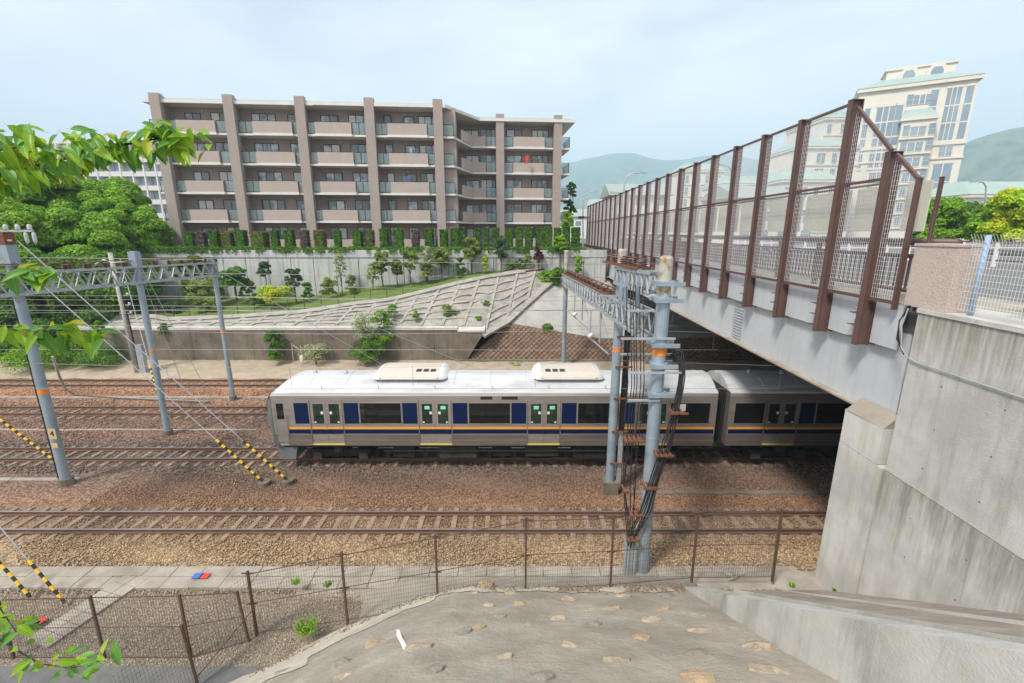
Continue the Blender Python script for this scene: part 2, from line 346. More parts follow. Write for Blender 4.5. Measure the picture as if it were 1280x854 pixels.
# ------------------------------------------------------------------ near embankment
def slope_z(x, y):
    p = 1 + .6 * (10.4 - y)
    s = .75 * (.581 * (x + 4.5) - .814 * (y - 10.1))
    k = .35; h = max(k - abs(p - s), 0) / k
    return min(p, s) - h * h * k * .25
def on_slope(u, v):
    "where the ray through (u, v) meets the near embankment"
    lo, hi = 1.0, 14.0
    Y = hi; prev = None
    for i in range(400):
        Y = 1.5 + i * .03
        p = at(u, v, Y)
        d = p.z - slope_z(p.x, p.y)
        if d < 0: break
        lo = Y
    for _ in range(20):
        mid = (lo + Y) / 2; p = at(u, v, mid)
        if p.z - slope_z(p.x, p.y) > 0: lo = mid
        else: Y = mid
    return p
EZ = {}
rows = []
for j in range(300):
    y = 1.5 + (10.62 - 1.5) * j / 299
    row = []
    for i in range(320):
        x = -11 + (16.0) * i / 319
        z = slope_z(x, y) + .03 * math.sin(x * 2.3 + y) * math.cos(y * 1.7 - x) + .028 * nz_.noise(Vector((x * 1.6, y * 1.6, 0))) + .012 * nz_.noise(Vector((x * 5, y * 5, 3))) + .008 * nz_.noise(Vector((x * 14, y * 14, 3)))
        EZ[(i, j)] = (x, y, z)
        row.append((x, y, max(z, -.6)))
    rows.append(row)
emb = sheet('embankment', rows, M['slope'], 'grey mortared embankment studded with tan stones below the camera', smooth=True)
rimb = MB(); keep = {}
for (i, j), (x, y, z) in EZ.items():
    s_ = .581 * (x + 4.5) - .814 * (y - 10.1); wv = 1.5 + .6 * nz_.noise(Vector((x * 1.1, y * 1.1, 7))) + max(0, -x - 4) * .1
    f_ = 10.62 - y if x > -3 else 9
    if (-.35 < s_ < wv) or (f_ < .5 + .25 * nz_.noise(Vector((x * 2, 0, 1))) and x < 4.3): keep[(i, j)] = (x, y, z + .018)
ids = {k: n for n, k in enumerate(keep)}
rimb.add(list(keep.values()), [(ids[(i, j)], ids[(i+1, j)], ids[(i+1, j+1)], ids[(i, j+1)]) for (i, j) in keep if (i+1, j) in ids and (i+1, j+1) in ids and (i, j+1) in ids])
M['rim'] = mat('pale_mortar_rim', (.56,.51,.42), .95, (.42,.38,.31), 1.0, 8, .5, 20)
rimb.build('mortar_rim', M['rim'], emb, smooth=True)
EMB = [(523,809,34),(540,838,30),(652,755,20),(690,737,22),(628,822,30),(625,771,18),(640,742,20),(696,772,20),(714,750,24),(742,780,22),(760,763,28),(713,806,24),(770,825,34),(675,847,36),
       (798,799,32),(815,774,28),(779,745,22),(832,745,24),(828,761,20),(875,771,26),(874,789,28),(870,817,34),(870,846,40),(944,808,40),(960,838,48),(578,790,24),(598,783,20),(655,783,20),(560,776,18),
       (432,829,30),(470,803,26),(430,845,24),(357,815,18),(354,840,22),(608,728,18),(906,759,0),(735,762,14),(905,790,0),(1010,852,0),(590,742,16),(612,756,14)]
def stone_mesh(seed):
    rg = random.Random(seed); n = 9; top = []; bot = []
    for k in range(n):
        a = 2 * math.pi * k / n; r = rg.uniform(.8, 1.1)
        ex = abs(math.cos(a)) ** .7 * (1 if math.cos(a) > 0 else -1); ey = abs(math.sin(a)) ** .7 * (1 if math.sin(a) > 0 else -1)
        bot.append((ex * r * .5, ey * r * .34, -.3)); top.append((ex * r * .42, ey * r * .28, rg.uniform(.0, .09)))
    m = MB(); m.add(bot + top + [(0.03, 0, .13)], [(k, (k+1) % n, n + (k+1) % n, n + k) for k in range(n)] + [(n + k, n + (k+1) % n, 2*n) for k in range(n)])
    return m.mesh('stone', M[('stone_tan', 'stone_grey', 'stone_ochre', 'stone_tan')[seed % 4]])
SM = [stone_mesh(k) for k in range(12)]
for i, (u, v, wpx) in enumerate(EMB):
    if not wpx: continue
    p = on_slope(u, v); d = p.y * cp - (p.z - H) * sp; sc = wpx / FPX * d * 1.2
    o = inst('stone', SM[(i * 5) % 12], emb, p + Vector((0, 0, .0)), (R(-26), 0, random.uniform(-.4, .4)), (sc, sc * random.uniform(.85,1.2), sc * .8))
# white stain of bird lime / spilled paint, thin flat patch
pb = MB(); pts = [(496,787),(500,788),(503,797),(508,806),(509,814),(505,814),(500,803),(496,796)]
P3 = [on_slope(u, v) + Vector((0,-.02,.03)) for u, v in pts]; pb.add(P3, [tuple(range(len(P3)))]); pb.build('paint_splash', M['white'], emb)
# bank and slab between the fence and the track
rows = []
for j in range(9):
    t = j / 8; row = []
    for i in range(40):
        x = -6.5 + 16.5 * i / 39
        zf = max(min(slope_z(x, 10.4), 1.0), -.16) - .06 if x < 5 else .93
        y = 10.35 + 1.95 * t
        row.append((x, y, zf * (1 - t) ** 1.4 - .14 * t))
    rows.append(row)
sheet('concrete_bank', rows, M['bank'], 'pale concrete bank between the mesh fence and the nearest track', smooth=True)
# yard on the left
yard = [[(x, y, -.15) for x in (-30,-20,-10,-3)] for y in (9.1, 10, 11.5)]
sheet('gravel_yard', yard, M['yard'], 'gravelly yard inside the mesh fence at lower left')
scatter_stones('yard_gravel', 34000, -17, -3.2, 9.18, 11.7, lambda x, y: -.15 + .0 * x, .010, .032, M['ballast_stone'], 'loose pale gravel filling the yard by the mesh fence', 5,
   dens=lambda x, y: np.array([slope_z(a, c) < -.05 for a, c in zip(x, y)]))
sheet('asphalt_path', [[(x, y, -.13) for x in (-30,-10,-6.0)] for y in (3, 6, 9.15)], M['asphalt'], 'grey asphalt path at the lower left corner')
# diagonal trough across the yard
t = thing('cable_trough', 'concrete trough covers running diagonally from the track to the lower left', 'cable trough', (-9.9, 11.9, -.05), kind='structure')
a = atz(185, 712, -.1); c = atz(45, 806, -.1); dv = c - a; ang = math.atan2(dv.y, dv.x); nn = 8; Ls = dv.length / nn
bx = MB(); bx.box(0, Ls - .02, -.42, -.01, -.1, .03); bx.box(0, Ls - .02, .01, .42, -.1, .03); me = bx.mesh('cover_slab', M['conc_slab'])
for k in range(nn): inst('cover_slab', me, t, a + dv * (k / nn) - t.location, (0, 0, ang))
def marker(u, v, w_, h_, m, parent=None):
    p = atz(u, v, -.03); b = MB(); b.box(p.x - w_/2, p.x + w_/2, p.y - h_/2, p.y + h_/2, p.z, p.z + .012); return b, p
mk = [(247,720,'blue','blue route marker plate on the trough covers beyond the yard'),(256,720,'red','red route marker plate beside the blue one beyond the yard'),(41,781,'blue','blue marker plate on the diagonal trough'),(50,776,'red','red marker plate on the diagonal trough'),(33,778,'orange','orange marker plate on the diagonal trough')]
for u, v, c_, lab in mk:
    b, p = marker(u, v, .26, .22, M[c_]); o = b.build('marker_plate', M[c_]); tag(o, lab, 'marker plate', 'coloured cable markers')
# ------------------------------------------------------------------ bridge frame of reference
A0 = 8.4; SL = .0205
def BP(off, y, z): return Vector((A0 + off + SL * y, y, z))
def bbox(b, o0, o1, y0, y1, z0, z1, mi=0):
    b.add([BP(o0,y0,z0),BP(o1,y0,z0),BP(o1,y1,z0),BP(o0,y1,z0),BP(o0,y0,z1),BP(o1,y0,z1),BP(o1,y1,z1),BP(o0,y1,z1)],
          [(0,3,2,1),(4,5,6,7),(0,1,5,4),(1,2,6,5),(2,3,7,6),(3,0,4,7)], mi); return b
# near abutment and wing wall
ab = thing('bridge_abutment', 'tall weathered concrete abutment and wing wall carrying the near end of the bridge', 'abutment', BP(0, 10, 0))
b = MB(); bbox(b, 0, 1.2, -6, 9.5, 5.085, 8.75); b.build('upper_wall', M['conc_top'], ab)
b = MB(); bbox(b, .0, 1.2, -6, 9.55, -.5, 5.07); b.build('lower_wall', M['conc_low'], ab)
b = MB(); bbox(b, -.03, 95, 9.75, 11.0, 5.085, 5.98); b.build('bearing_seat', M['conc_pale'], ab)
b = MB(); bbox(b, -.035, 95, 9.58, 11.0, -.5, 5.07); b.build('pier_wall', M['conc_pale'], ab)
b = MB(); bbox(b, .35, 95, 9.3, 9.75, 5.08, 8.7); b.build('back_wall', M['conc'], ab)
b = MB(); bbox(b, -.03, 1.23, -6, 9.52, 8.752, 8.84); b.build('coping', M['conc'], ab)
b = MB(); b.prism([BP(-.03, 9.75, 5.982), BP(.31, 9.75, 5.982), BP(.31, 9.75, 6.3)], (0, 1.2, 0)); b.build('bearing_plinth', M['bank'], ab)
# tie holes
hole = MB()
for y in (8.6, 7.4, 6.2):
    for z in (5.6, 6.5, 7.4, 4.4, 3.5):
        for _ in range(1):
            p = BP(-.003, y + random.uniform(-.05,.05), z); hole.prism([p + Vector((0, .018*math.cos(a), .018*math.sin(a))) for a in [k * math.pi/3 for k in range(6)]], (.004, 0, 0))
tag(hole.build('tie_holes', M['asphalt'], ab), kind='stuff')
# conduit on wing wall
b = MB(); pts = [BP(-.02, 9.75, 8.8), BP(-.06, 9.78, 8.4), BP(-.06, 9.68, 7.95), BP(-.05, 9.5, 7.78), BP(-.04, 9.2, 7.72), BP(-.04, 6, 7.72), BP(-.04, -3, 7.72)]
tag(b.tube(pts, .016, 6).build('conduit', M['galv']), 'thin grey conduit clipped along the wing wall', 'conduit')
b = MB()
for k in range(3): b.tube([BP(-.02+.03*k, 9.75, 8.86), BP(-.08+.02*k, 9.84+.03*k, 8.5), BP(-.08+.02*k, 9.82, 8.1), BP(-.04, 9.6, 7.8)], .012, 6)
tag(b.build('cable', M['cable']), 'black cables looping down beside the last screen post', 'cable')
# apron: sloping concrete between ledge and wing wall
def ap(y): return 1 + .79 * (10.5 - y)
X0 = 4.68
apr = thing('apron', 'sloping concrete apron descending along the wing wall', 'apron', (6.5, 8, 2), kind='structure')
rows = [[(x if x < 8 else 8.4 + SL * y + .02, y, (ap(y) if y < 10.5 else 1.0) - .10) for x in (X0 + .45, 6, 7, 8.4)] for y in (1.5, 3, 5, 7, 9, 10.5, 11.2)]
MBb = MB(); MBb.grid(rows); MBb.build('sloping_slab', M['conc_slab'], apr)
b = MB(); b.prism([(X0, 10.45, .5), (X0, 10.45, 1.06), (X0, 1.5, ap(1.5)+.04), (X0, 1.5, 1.0)], (.46, 0, 0)); b.build('ledge_wall', M['conc'], apr)
b = MB(); b.prism([(7.25, 10.4, .8), (7.25, 10.4, 1.0), (7.25, 1.5, ap(1.5)-.02), (7.25, 1.5, ap(1.5)-.4)], (.10, 0, 0)); b.build('kerb', M['conc_pale'], apr)
b = MB(); b.prism([(5.75, 10.0, .8), (5.75, 10.0, 1.37), (5.75, 1.5, ap(1.5)-.03), (5.75, 1.5, ap(1.5)-.4)], (.06, 0, 0)); b.build('kerb', M['conc'], apr)
for k, (u, v, lab) in enumerate([(1138,756,'scrap of white paper lying high on the apron by the wall'), (1228,773,'scrap of white paper at the right edge of the apron'), (1010,745,'scrap of white paper near the foot of the apron')]):
    Y = 10.
    for _ in range(40):
        p = at(u, v, Y); d = p.z - (ap(Y) - .09)
        Y -= d * .5 if abs(d) > .001 else 0
        if Y > 10.5: Y = 10.5
    p = at(u, v, Y); b = MB(); b.add([p + Vector(q) for q in ((-.08,-.03,.03),(.06,-.05,.06),(.09,.02,.02),(.02,.07,.01),(-.05,.05,.01))], [(0,1,2,3,4)])
    tag(b.build('paper_scrap', M['white']), lab, 'litter', 'paper scraps on the apron')
# ------------------------------------------------------------------ bridge
br = thing('road_bridge', 'road bridge of pale blue painted steel girders crossing above the railway', 'bridge', BP(0, 30, 6))
Y0b, Y1b = 9.6, 51.0
def girder(off, m):
    b = MB()
    b.prism([BP(off,9.9,6.14), BP(off,Y1b,6.14), BP(off,Y1b,8.2), BP(off,9.9,8.2)], (.03,0,0))
    g = b.build('girder', m, br)
    b = MB(); bbox(b, off - .2, off + .25, 9.9, Y1b, 6.09, 6.138); b.build('bottom_flange', M['flange'], g)
    return g
M['flange'] = mat('brown_stained_flange', (.30,.23,.17), .8, (.40,.36,.31), 2)
g0 = girder(.32, M['steel'])
b = MB()
for j in range(14):
    z = 6.25 + j * .115
    b.add([BP(.30, 17.6, z), BP(.30, 18.4, z), BP(.32, 18.4, z + .03), BP(.32, 17.6, z + .03)], [(0,1,2,3)])
    bbox(b, .285, .318, 17.6, 18.3, z, z + .02)
tag(b.build('ladder_rungs', M['galv'], g0), kind='stuff')
b = MB(); bbox(b, .27, .40, 9.9, Y1b, 6.01, 6.05); b.build('drip_edge', M['conc_pale'], g0)
for off in (3.5, 7.2, 10.9, 14.6, 18.3, 22.0, 28, 34, 40, 47, 60, 75, 94): girder(off, M['soot_shade'])
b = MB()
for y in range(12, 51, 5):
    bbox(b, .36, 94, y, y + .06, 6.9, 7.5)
b.build('cross_frames', M['soot_shade'], br)
b = MB(); bbox(b, .3, 95, Y0b, 60, 8.2, 8.62); b.build('deck', M['soot_shade'], br)  # deck widened far beyond view to keep light out from underneath
b = MB(); bbox(b, .3, 95, -8, 130, 8.62, 8.66); b.build('road_surface', M['asphalt'], br)
b = MB(); bbox(b, .3, 3.2, -8, 130, 8.662, 8.82); b.build('footway', M['conc_slab'], br)
# screen posts
post_h0, post_h1 = 7.69, 13.62
def hpost(y, z1, z0=post_h0, fw=.16, d=.30):
    "brown H section post, web along the screen normal, with stiffener gussets and bolts"
    p = BP(0, y, 0)
    b = MB(); b.box(-d/2, -d/2 + .02, -fw/2, fw/2, z0, z1); b.box(d/2 - .02, d/2, -fw/2, fw/2, z0, z1 ); b.box(-d/2 + .02, d/2 - .02, -.01, .01, z0, z1)
    b.box(-d/2 - .004, d/2 + .004, -fw/2 - .004, fw/2 + .004, z1, z1 + .02)
    return b
post_me = hpost(0, post_h1).mesh('screen_post', M['brown_steel'])
bk = MB()
for j in range(3): bk.box(-.14, .30, .085, .34, 7.85 + j * .3, 7.865 + j * .3)
bk.box(.28, .30, -.1, .36, 7.7, 8.75); gus_me = bk.mesh('bracket', M['brown_steel'])
bl = MB()
for j in range(3): bl.tube([(-.02,.15,7.96+j*.3),(-.02,.27,7.96+j*.3)], .028, 6); bl.tube([(-.02,.2,7.96+j*.3),(.28,.2,7.96+j*.3)], .012, 5)
bolt_me = bl.mesh('anchor_bolts', M['galv'])
scr = thing('bridge_screen', 'tall brown steel mesh screen standing along the near side of the bridge', 'screen fence', BP(0, 30, 7.7))
PY = [12.54 + 2.13 * k for k in range(23)]
wires_tot = MB()
def rail_bar(y0, z0_, y1, z1_, off, w_, h_, name='rail'):
    b = MB(); b.bar(BP(off, y0, z0_), BP(off, y1, z1_), w_, h_); return b.build(name, M['brown_steel'], scr)
def inst_b(name, me, y, off=0):
    return inst(name, me, scr, BP(off, y, 0) - scr.location)
def wire_panel(y0, y1, z0_, z1_, off=0, step=.075, r=.0028, z1b=None):
    b = MB(); n = int((y1 - y0) / step)
    z1b = z1_ if z1b is None else z1b
    def top(y): return z1_ + (z1b - z1_) * (y - y0) / (y1 - y0)
    for k in range(n + 1):
        y = y0 + (y1 - y0) * k / n; b.bar(BP(off, y, z0_), BP(off, y, top(y)), 2*r, 2*r)
    nz = int((max(z1_, z1b) - z0_) / (step * 1.6))
    for k in range(nz + 1):
        z = z0_ + (max(z1_, z1b) - z0_) * k / nz; ya, yb = y0, y1
        if z > min(z1_, z1b):
            f = (z - z1_) / (z1b - z1_)
            ys = y0 + (y1 - y0) * f
            if z1b > z1_: ya = ys
            else: yb = ys
        b.bar(BP(off + .006, ya, z), BP(off + .006, yb, z), 2*r, 2*r)
    tag(b.build('wire_mesh', M['mesh_zinc'], scr), kind='stuff')
for k, y in enumerate(PY):
    inst_b('screen_post', post_me, y); br_ = inst_b('bracket', gus_me, y)
    if k < 12: tag(inst_b('anchor_bolts', bolt_me, y), kind='stuff')
    if k < len(PY) - 1:
        y1 = PY[k + 1]; a_, c_ = y + .08, y1 - .08
        rail_bar(a_, 13.58, c_, 13.58, 0, .07, .06)
        rail_bar(a_, 11.60, c_, 11.60, 0, .07, .06); rail_bar(a_, 11.50, c_, 11.50, 0.03, .05, .05)
        rail_bar(a_, 8.86, c_, 8.86, 0, .09, .08)
        wire_panel(a_, c_, 8.9, 13.55, .0, .075 if k < 5 else .11, .003 if k < 6 else .004)
        b = MB(); h2 = (a_ + c_) / 2
        for q0, q1 in ((a_ + .02, h2 - .02), (h2 + .02, c_ - .02)):
            b = MB(); bbox(b, .34, .365, q0, q1, 10.42, 11.48); b.build('cream_panel', M['cream_panel'], scr)
        b = MB(); bbox(b, .16, .18, y + .40, y1 - .10, 7.78, 8.80); b.build('fascia_panel', M['steel'], br)
# stepped end near the wing wall: short post and end frame
y_s = 10.98
b = hpost(0, 12.15); inst_b('screen_post', b.mesh('screen_post', M['brown_steel']), y_s); inst_b('bracket', gus_me, y_s); tag(inst_b('anchor_bolts', bolt_me, y_s), kind='stuff')
b = hpost(0, 11.5, 8.7, .05, .12); inst_b('end_post', b.mesh('end_post', M['brown_steel']), 10.15)
b = hpost(0, 11.5, 8.7, .05, .07); inst_b('end_post', b.mesh('end_post', M['brown_steel']), 9.95, .3)
rail_bar(y_s + .08, 12.2, 12.46, 13.45, 0, .07, .07, 'sloping_rail'); rail_bar(10.17, 11.5, y_s - .08, 12.1, 0, .07, .07, 'sloping_rail')
rail_bar(y_s + .08, 11.6, 12.46, 11.6, 0, .07, .06); rail_bar(y_s + .08, 11.5, 12.46, 11.5, .03, .05, .05); rail_bar(y_s + .08, 8.86, 12.46, 8.86, 0, .09, .08); rail_bar(10.15, 8.86, y_s - .08, 8.86, 0, .09, .08)
wire_panel(y_s + .09, 12.44, 8.9, 12.2, z1b=13.4, step=.065); wire_panel(10.2, y_s - .09, 8.9, 11.5, z1b=12.05, step=.065)
b = MB(); bbox(b, .34, .365, 11.15, 12.42, 10.42, 11.48); b.build('cream_panel', M['cream_panel'], scr)
b = MB(); bbox(b, .34, .365, 10.2, 10.85, 10.42, 11.48); b.build('cream_panel', M['cream_panel'], scr)
for y, y1 in ((y_s, 12.54), (10.0, 10.98)):
    b = MB(); bbox(b, .16, .18, y + (.40 if y > 10.5 else .05), y1 - .10, 7.78, 8.80); b.build('fascia_panel', M['steel'], br)
# pipe railing inside the screen
pr = thing('pipe_railing', 'brown pipe railing with balusters running inside the bridge screen', 'railing', BP(.9, 30, 8.82))
for z, r in ((10.18, .085), (9.85, .05), (9.05, .05)):
    b = MB(); b.tube([BP(.8, 9.8, z), BP(.8, 60, z)], r, 8); b.build('pipe', M['brown_steel'], pr, smooth=True)
bm = MB(); bm.box(-.02, .02, -.02, .02, 9.05, 9.85); bal = bm.mesh('baluster', M['brown_steel'])
y = 10.2; n = 0
while y < 46 and n < 200: inst('baluster', bal, pr, BP(.8, y, 0) - pr.location); y += .18; n += 1
bm = MB(); bm.box(-.06, .06, -.05, .05, 8.82, 10.12); bal = bm.mesh('railing_post', M['brown_steel'])
for k in range(22): inst('railing_post', bal, pr, BP(.8, 10.1 + 2.13 * k, 0) - pr.location)
# far railing of the bridge with white balusters
pr = thing('far_railing', 'brown railing with pale posts on the far side of the bridge road', 'railing', BP(16, 30, 8.7))
for z, r in ((9.9, .06), (9.55, .04), (9.0, .04)):
    b = MB(); b.tube([BP(16, 2, z), BP(16, 70, z)], r, 6); b.build('pipe', M['brown_steel'], pr)
bm = MB(); bm.box(-.05, .05, -.07, .07, 8.66, 9.9); bal = bm.mesh('railing_post', M['white'])
for k in range(34): inst('railing_post', bal, pr, BP(16, 4 + 1.8 * k, 0) - pr.location)
# pink granite end pillar
gp = thing('granite_pillar', 'pink granite end pillar standing on the wing wall beside the screen', 'pillar', BP(.35, 9.4, 8.84))
b = MB(); bbox(b, .02, .62, 8.95, 9.93, 8.845, 10.12); b.build('shaft', M['granite'], gp)
b = MB(); bbox(b, .0, .64, 8.93, 9.95, 10.122, 10.17); b.build('cap', M['granite'], gp)
# wire fence on top of wing wall
wf = thing('wire_fence', 'zinc wire fence with a pale blue post on top of the wing wall', 'fence', BP(.3, 7, 8.84))
M['blue_post'] = mat('pale_blue_post', (.30,.42,.58), .5)
for y in (8.65, 6.4, 4.2):
    b = MB(); b.tube([BP(.25, y, 8.84), BP(.25, y, 10.35)], .045, 10); b.build('post', M['blue_post'], wf, smooth=True)
b = MB()
y = 4.0
while y < 8.9: b.bar(BP(.2, y, 8.9), BP(.2, y, 10.22), .005); b.bar(BP(.2, y, 10.22), BP(.12, y, 10.36), .005); y += .06
for k in range(12): b.bar(BP(.2, 4, 8.93 + .117 * k), BP(.2, 8.9, 8.93 + .117 * k), .006)
tag(b.build('wire_mesh', M['mesh_zinc'], wf), kind='stuff')
M['timber'] = mat('rough_brown_post', (.20,.16,.13), .9, (.13,.10,.08), 6)
gr = thing('brown_guard_rail', 'brown pipe guard rail behind the wire fence on the wing wall', 'guard rail', BP(1.6, 8, 8.8))
for y in (8.5, 6.6):
    b = MB(); b.box(BP(1.3,y,0).x, BP(1.52,y,0).x, y - .1, y + .12, 8.7, 10.15); b.build('post', M['timber'], gr)
for z in (10.0, 9.45, 8.98): b = MB(); b.tube([BP(1.25, 8.6, z), BP(1.25, 2, z)], .06, 8); b.build('pipe', M['brown_pipe'] if 'brown_pipe' in M else M['timber'], gr, smooth=True)
b = MB(); b.tube([BP(1.3, 8.5, 9.45), BP(1.3, 7.2, 9.98)], .055, 8); b.build('brace', M['timber'], gr)
# ------------------------------------------------------------------ mesh fence along the railway
fe = thing('mesh_fence', 'rusty brown wire mesh fence between the embankment and the railway', 'fence', (1, 10.4, 1))
FP = [(320.8,791,312,716),(434,775,430,692),(547.5,757,546,670),(657,737,657.5,649),(763,731,765,645),(865,722,870,640),(966,721,972,638)]
pts_f = []
for i, (ub, vb, ut, vt) in enumerate(FP):
    Yb = [10.05, 10.3, 10.42, 10.5, 10.55, 10.6, 10.65][i]
    p = at(ub, vb, Yb); q = at(ut, vt, Yb); q.x = p.x + (q.x - p.x) * .2
    pts_f.append((p, q)); b = MB(); b.bar(p - Vector((0,0,.15)), q + Vector((0,0,.05)), .055, .055, up=(0,1,0)); po = b.build('post', M['rust_post'], fe)
    m_ = p.lerp(q, .5)
    for cc, hw_ in ((q, .16), (m_, .12)): b = MB(); b.bar(cc - Vector((hw_,0,.02)), cc + Vector((hw_,0,-.02)), .03); b.build('clamp', M['rust_post'], po)
def fence_panel(pa, qa, pb, qb, parent, step=.065, r=.0022, rails=True, m='mesh_dark'):
    b = MB(); n = int((pb - pa).length / step)
    for k in range(n + 1):
        t = k / n; b.bar(pa.lerp(pb, t), qa.lerp(qb, t), 2*r)
    for k in range(17):
        t = .02 + k / 16 * .96; b.bar(pa.lerp(qa, t), pb.lerp(qb, t), 2*r)
    tag(b.build('wire_mesh', M[m], parent), kind='stuff')
    if rails:
        for t in (.0, .5, .97):
            b = MB(); b.bar(pa.lerp(qa, t), pb.lerp(qb, t), .014); b.build('wire_rail', M['rust_post'], parent)
for i in range(len(pts_f) - 1): fence_panel(pts_f[i][0], pts_f[i][1], pts_f[i+1][0], pts_f[i+1][1], fe)
fl = thing('mesh_fence', 'lower mesh fence of dark posts across the gravel yard on the left', 'fence', (-8, 9.3, 0))
FL = [(17,822,4,748),(131,822,115,745),(239,822,226,743),(311,801,303,742)]
pl = []
for i, (ub, vb, ut, vt) in enumerate(FL):
    p = atz(ub, vb, -.12); q = at(ut, vt, p.y); q.x = p.x + (q.x - p.x) * .3
    if i == 3: q = p + Vector((-.1, 0, 1.55))
    pl.append((p, q)); b = MB(); b.bar(p - Vector((0,0,.1)), q, .05, .05, up=(0,1,0)); b.build('post', M['rust_post'], fl)
e = (pl[0][0] - Vector((3.2,0,0)), pl[0][1] - Vector((3.2,0,0)))
for a_, c_ in [(e, pl[0])] + list(zip(pl[:-1], pl[1:])): fence_panel(a_[0], a_[1], c_[0], c_[1], fl)
fn = thing('mesh_fence', 'short mesh fence descending toward the camera at the foot of the embankment', 'fence', (-7, 8.6, 0))
p2 = atz(247, 856, -.1); q2 = p2 + Vector((-.08, -.02, 1.75)); p3 = p2 + (p2 - pts_f[0][0]) * .9; q3 = p3 + Vector((-.08, 0, 1.75))
b = MB(); b.bar(p2, q2, .05); b.build('post', M['rust_post'], fn)
fence_panel(pts_f[0][0], pts_f[0][1], p2, q2, fn, rails=False); fence_panel(p2, q2, p3, q3, fn, rails=False)
b = MB(); b.tube([pts_f[0][0].lerp(pts_f[0][1], .4), p2 + Vector((0,0,.2))], .016, 6); b.build('brace_pipe', M['rust'], fn)

# dry leaf litter along the foot of the fence
rg = np.random.default_rng(12); n = 2600; lx = rg.uniform(-6.2, 7.6, n); t_ = rg.random(n); LV = []; LF = []
M['litter'] = mat('dry_leaves', (.20,.12,.07), .9, island=.5)
lm = MB()
for k in range(n):
    x = float(lx[k]); y = 10.42 + .16 * float(rg.normal()) if x > -3.6 else 10.42 + (x + 3.6) * .62 + .14 * float(rg.normal())
    if x > 4.6 and y < 10.4: continue
    if rg.random() > .35 + .65 * (1.2 < x < 5.5): continue
    z = (max(slope_z(x, min(y, 10.4)), -.14) if x < 4.7 else .93) + .02 + (-.45 * max(0, y - 10.4))
    s_ = float(rg.uniform(.015, .04)); a = float(rg.uniform(0, 6.28)); u_ = Vector((math.cos(a), math.sin(a), float(rg.uniform(-.4,.4)))) * s_; v_ = Vector((-math.sin(a), math.cos(a), float(rg.uniform(-.4,.4)))) * s_ * .6; p = Vector((x, y, z + .015))
    lm.add([p - u_, p - v_, p + u_, p + v_], [(0,1,2,3)])
tag(lm.build('leaf_litter', M['litter']), 'dry brown leaf litter and soil crumbs along the foot of the mesh fence', 'leaf litter', kind='stuff')
tw_ = thing('dead_branch', 'heap of grey dead twigs caught behind the mesh fence near the pier', 'dead branch', at(915, 722, 10.9)); rr_ = random.Random(3)
for k in range(16):
    p = at(915, 722, 10.9) + Vector((rr_.uniform(-.25,.25), rr_.uniform(-.1,.1), 0)); b = MB(); b.tube([p, p + Vector((rr_.uniform(-.3,.3), rr_.uniform(-.1,.1), .15)), p + Vector((rr_.uniform(-.55,.55), rr_.uniform(-.2,.2), rr_.uniform(.15,.45)))], [.012,.009,.004], 5); b.build('twig', M['conc_pole'], tw_)
# ------------------------------------------------------------------ train
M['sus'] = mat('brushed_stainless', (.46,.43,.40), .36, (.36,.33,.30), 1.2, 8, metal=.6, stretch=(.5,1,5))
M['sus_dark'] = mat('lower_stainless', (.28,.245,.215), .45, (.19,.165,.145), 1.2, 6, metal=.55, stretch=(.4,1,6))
M['train_roof'] = mat('pale_train_roof', (.55,.56,.58), .5, (.38,.37,.36), 1.1, 9, stretch=(.5,1.5,1), lo=.42, hi=.7)
M['navy'] = mat('navy_band', (.001,.011,.055), .55, spec=.2)
M['orange_band'] = mat('orange_stripe', (.85,.36,.03), .45)
M['train_glass'] = simple_glass('train_glass', (.30,.33,.32), .03, .03)
M['door_glass'] = simple_glass('door_glass', (.24,.36,.30), .07, .03)
M['front_grey'] = mat('grey_train_nose', (.17,.185,.20), .4, (.13,.14,.15), 1)
M['under'] = mat('dirty_underframe', (.012,.011,.010), .9, (.025,.021,.018), 3)
M['under_light'] = mat('dusty_equipment_box', (.055,.047,.04), .9, (.03,.026,.022), 3)
M['ac'] = mat('beige_air_conditioner', (.60,.54,.47), .6, (.52,.46,.40), 1)
M['rubber'] = mat('door_rubber', (.03,.03,.03), .7)
M['interior'] = mat('train_interior', (.34,.34,.32), .8)
M['seat'] = mat('green_seat', (.06,.16,.14), .9)
M['sill'] = mat('yellow_door_sill', (.75,.55,.08), .6)
YS = 18.75; YC = 20.2; HW = YC - YS
def section(hw=HW, top=4.08):
    s = [(-hw + .03, 1.08), (-hw, 1.5), (-hw, 3.35), (-hw + .02, 3.48)]
    r = [(-hw + .06, 3.62), (-hw + .30, 3.80), (-hw + .65, 3.95), (-.35, 4.06), (0, 4.08)]
    return s, r
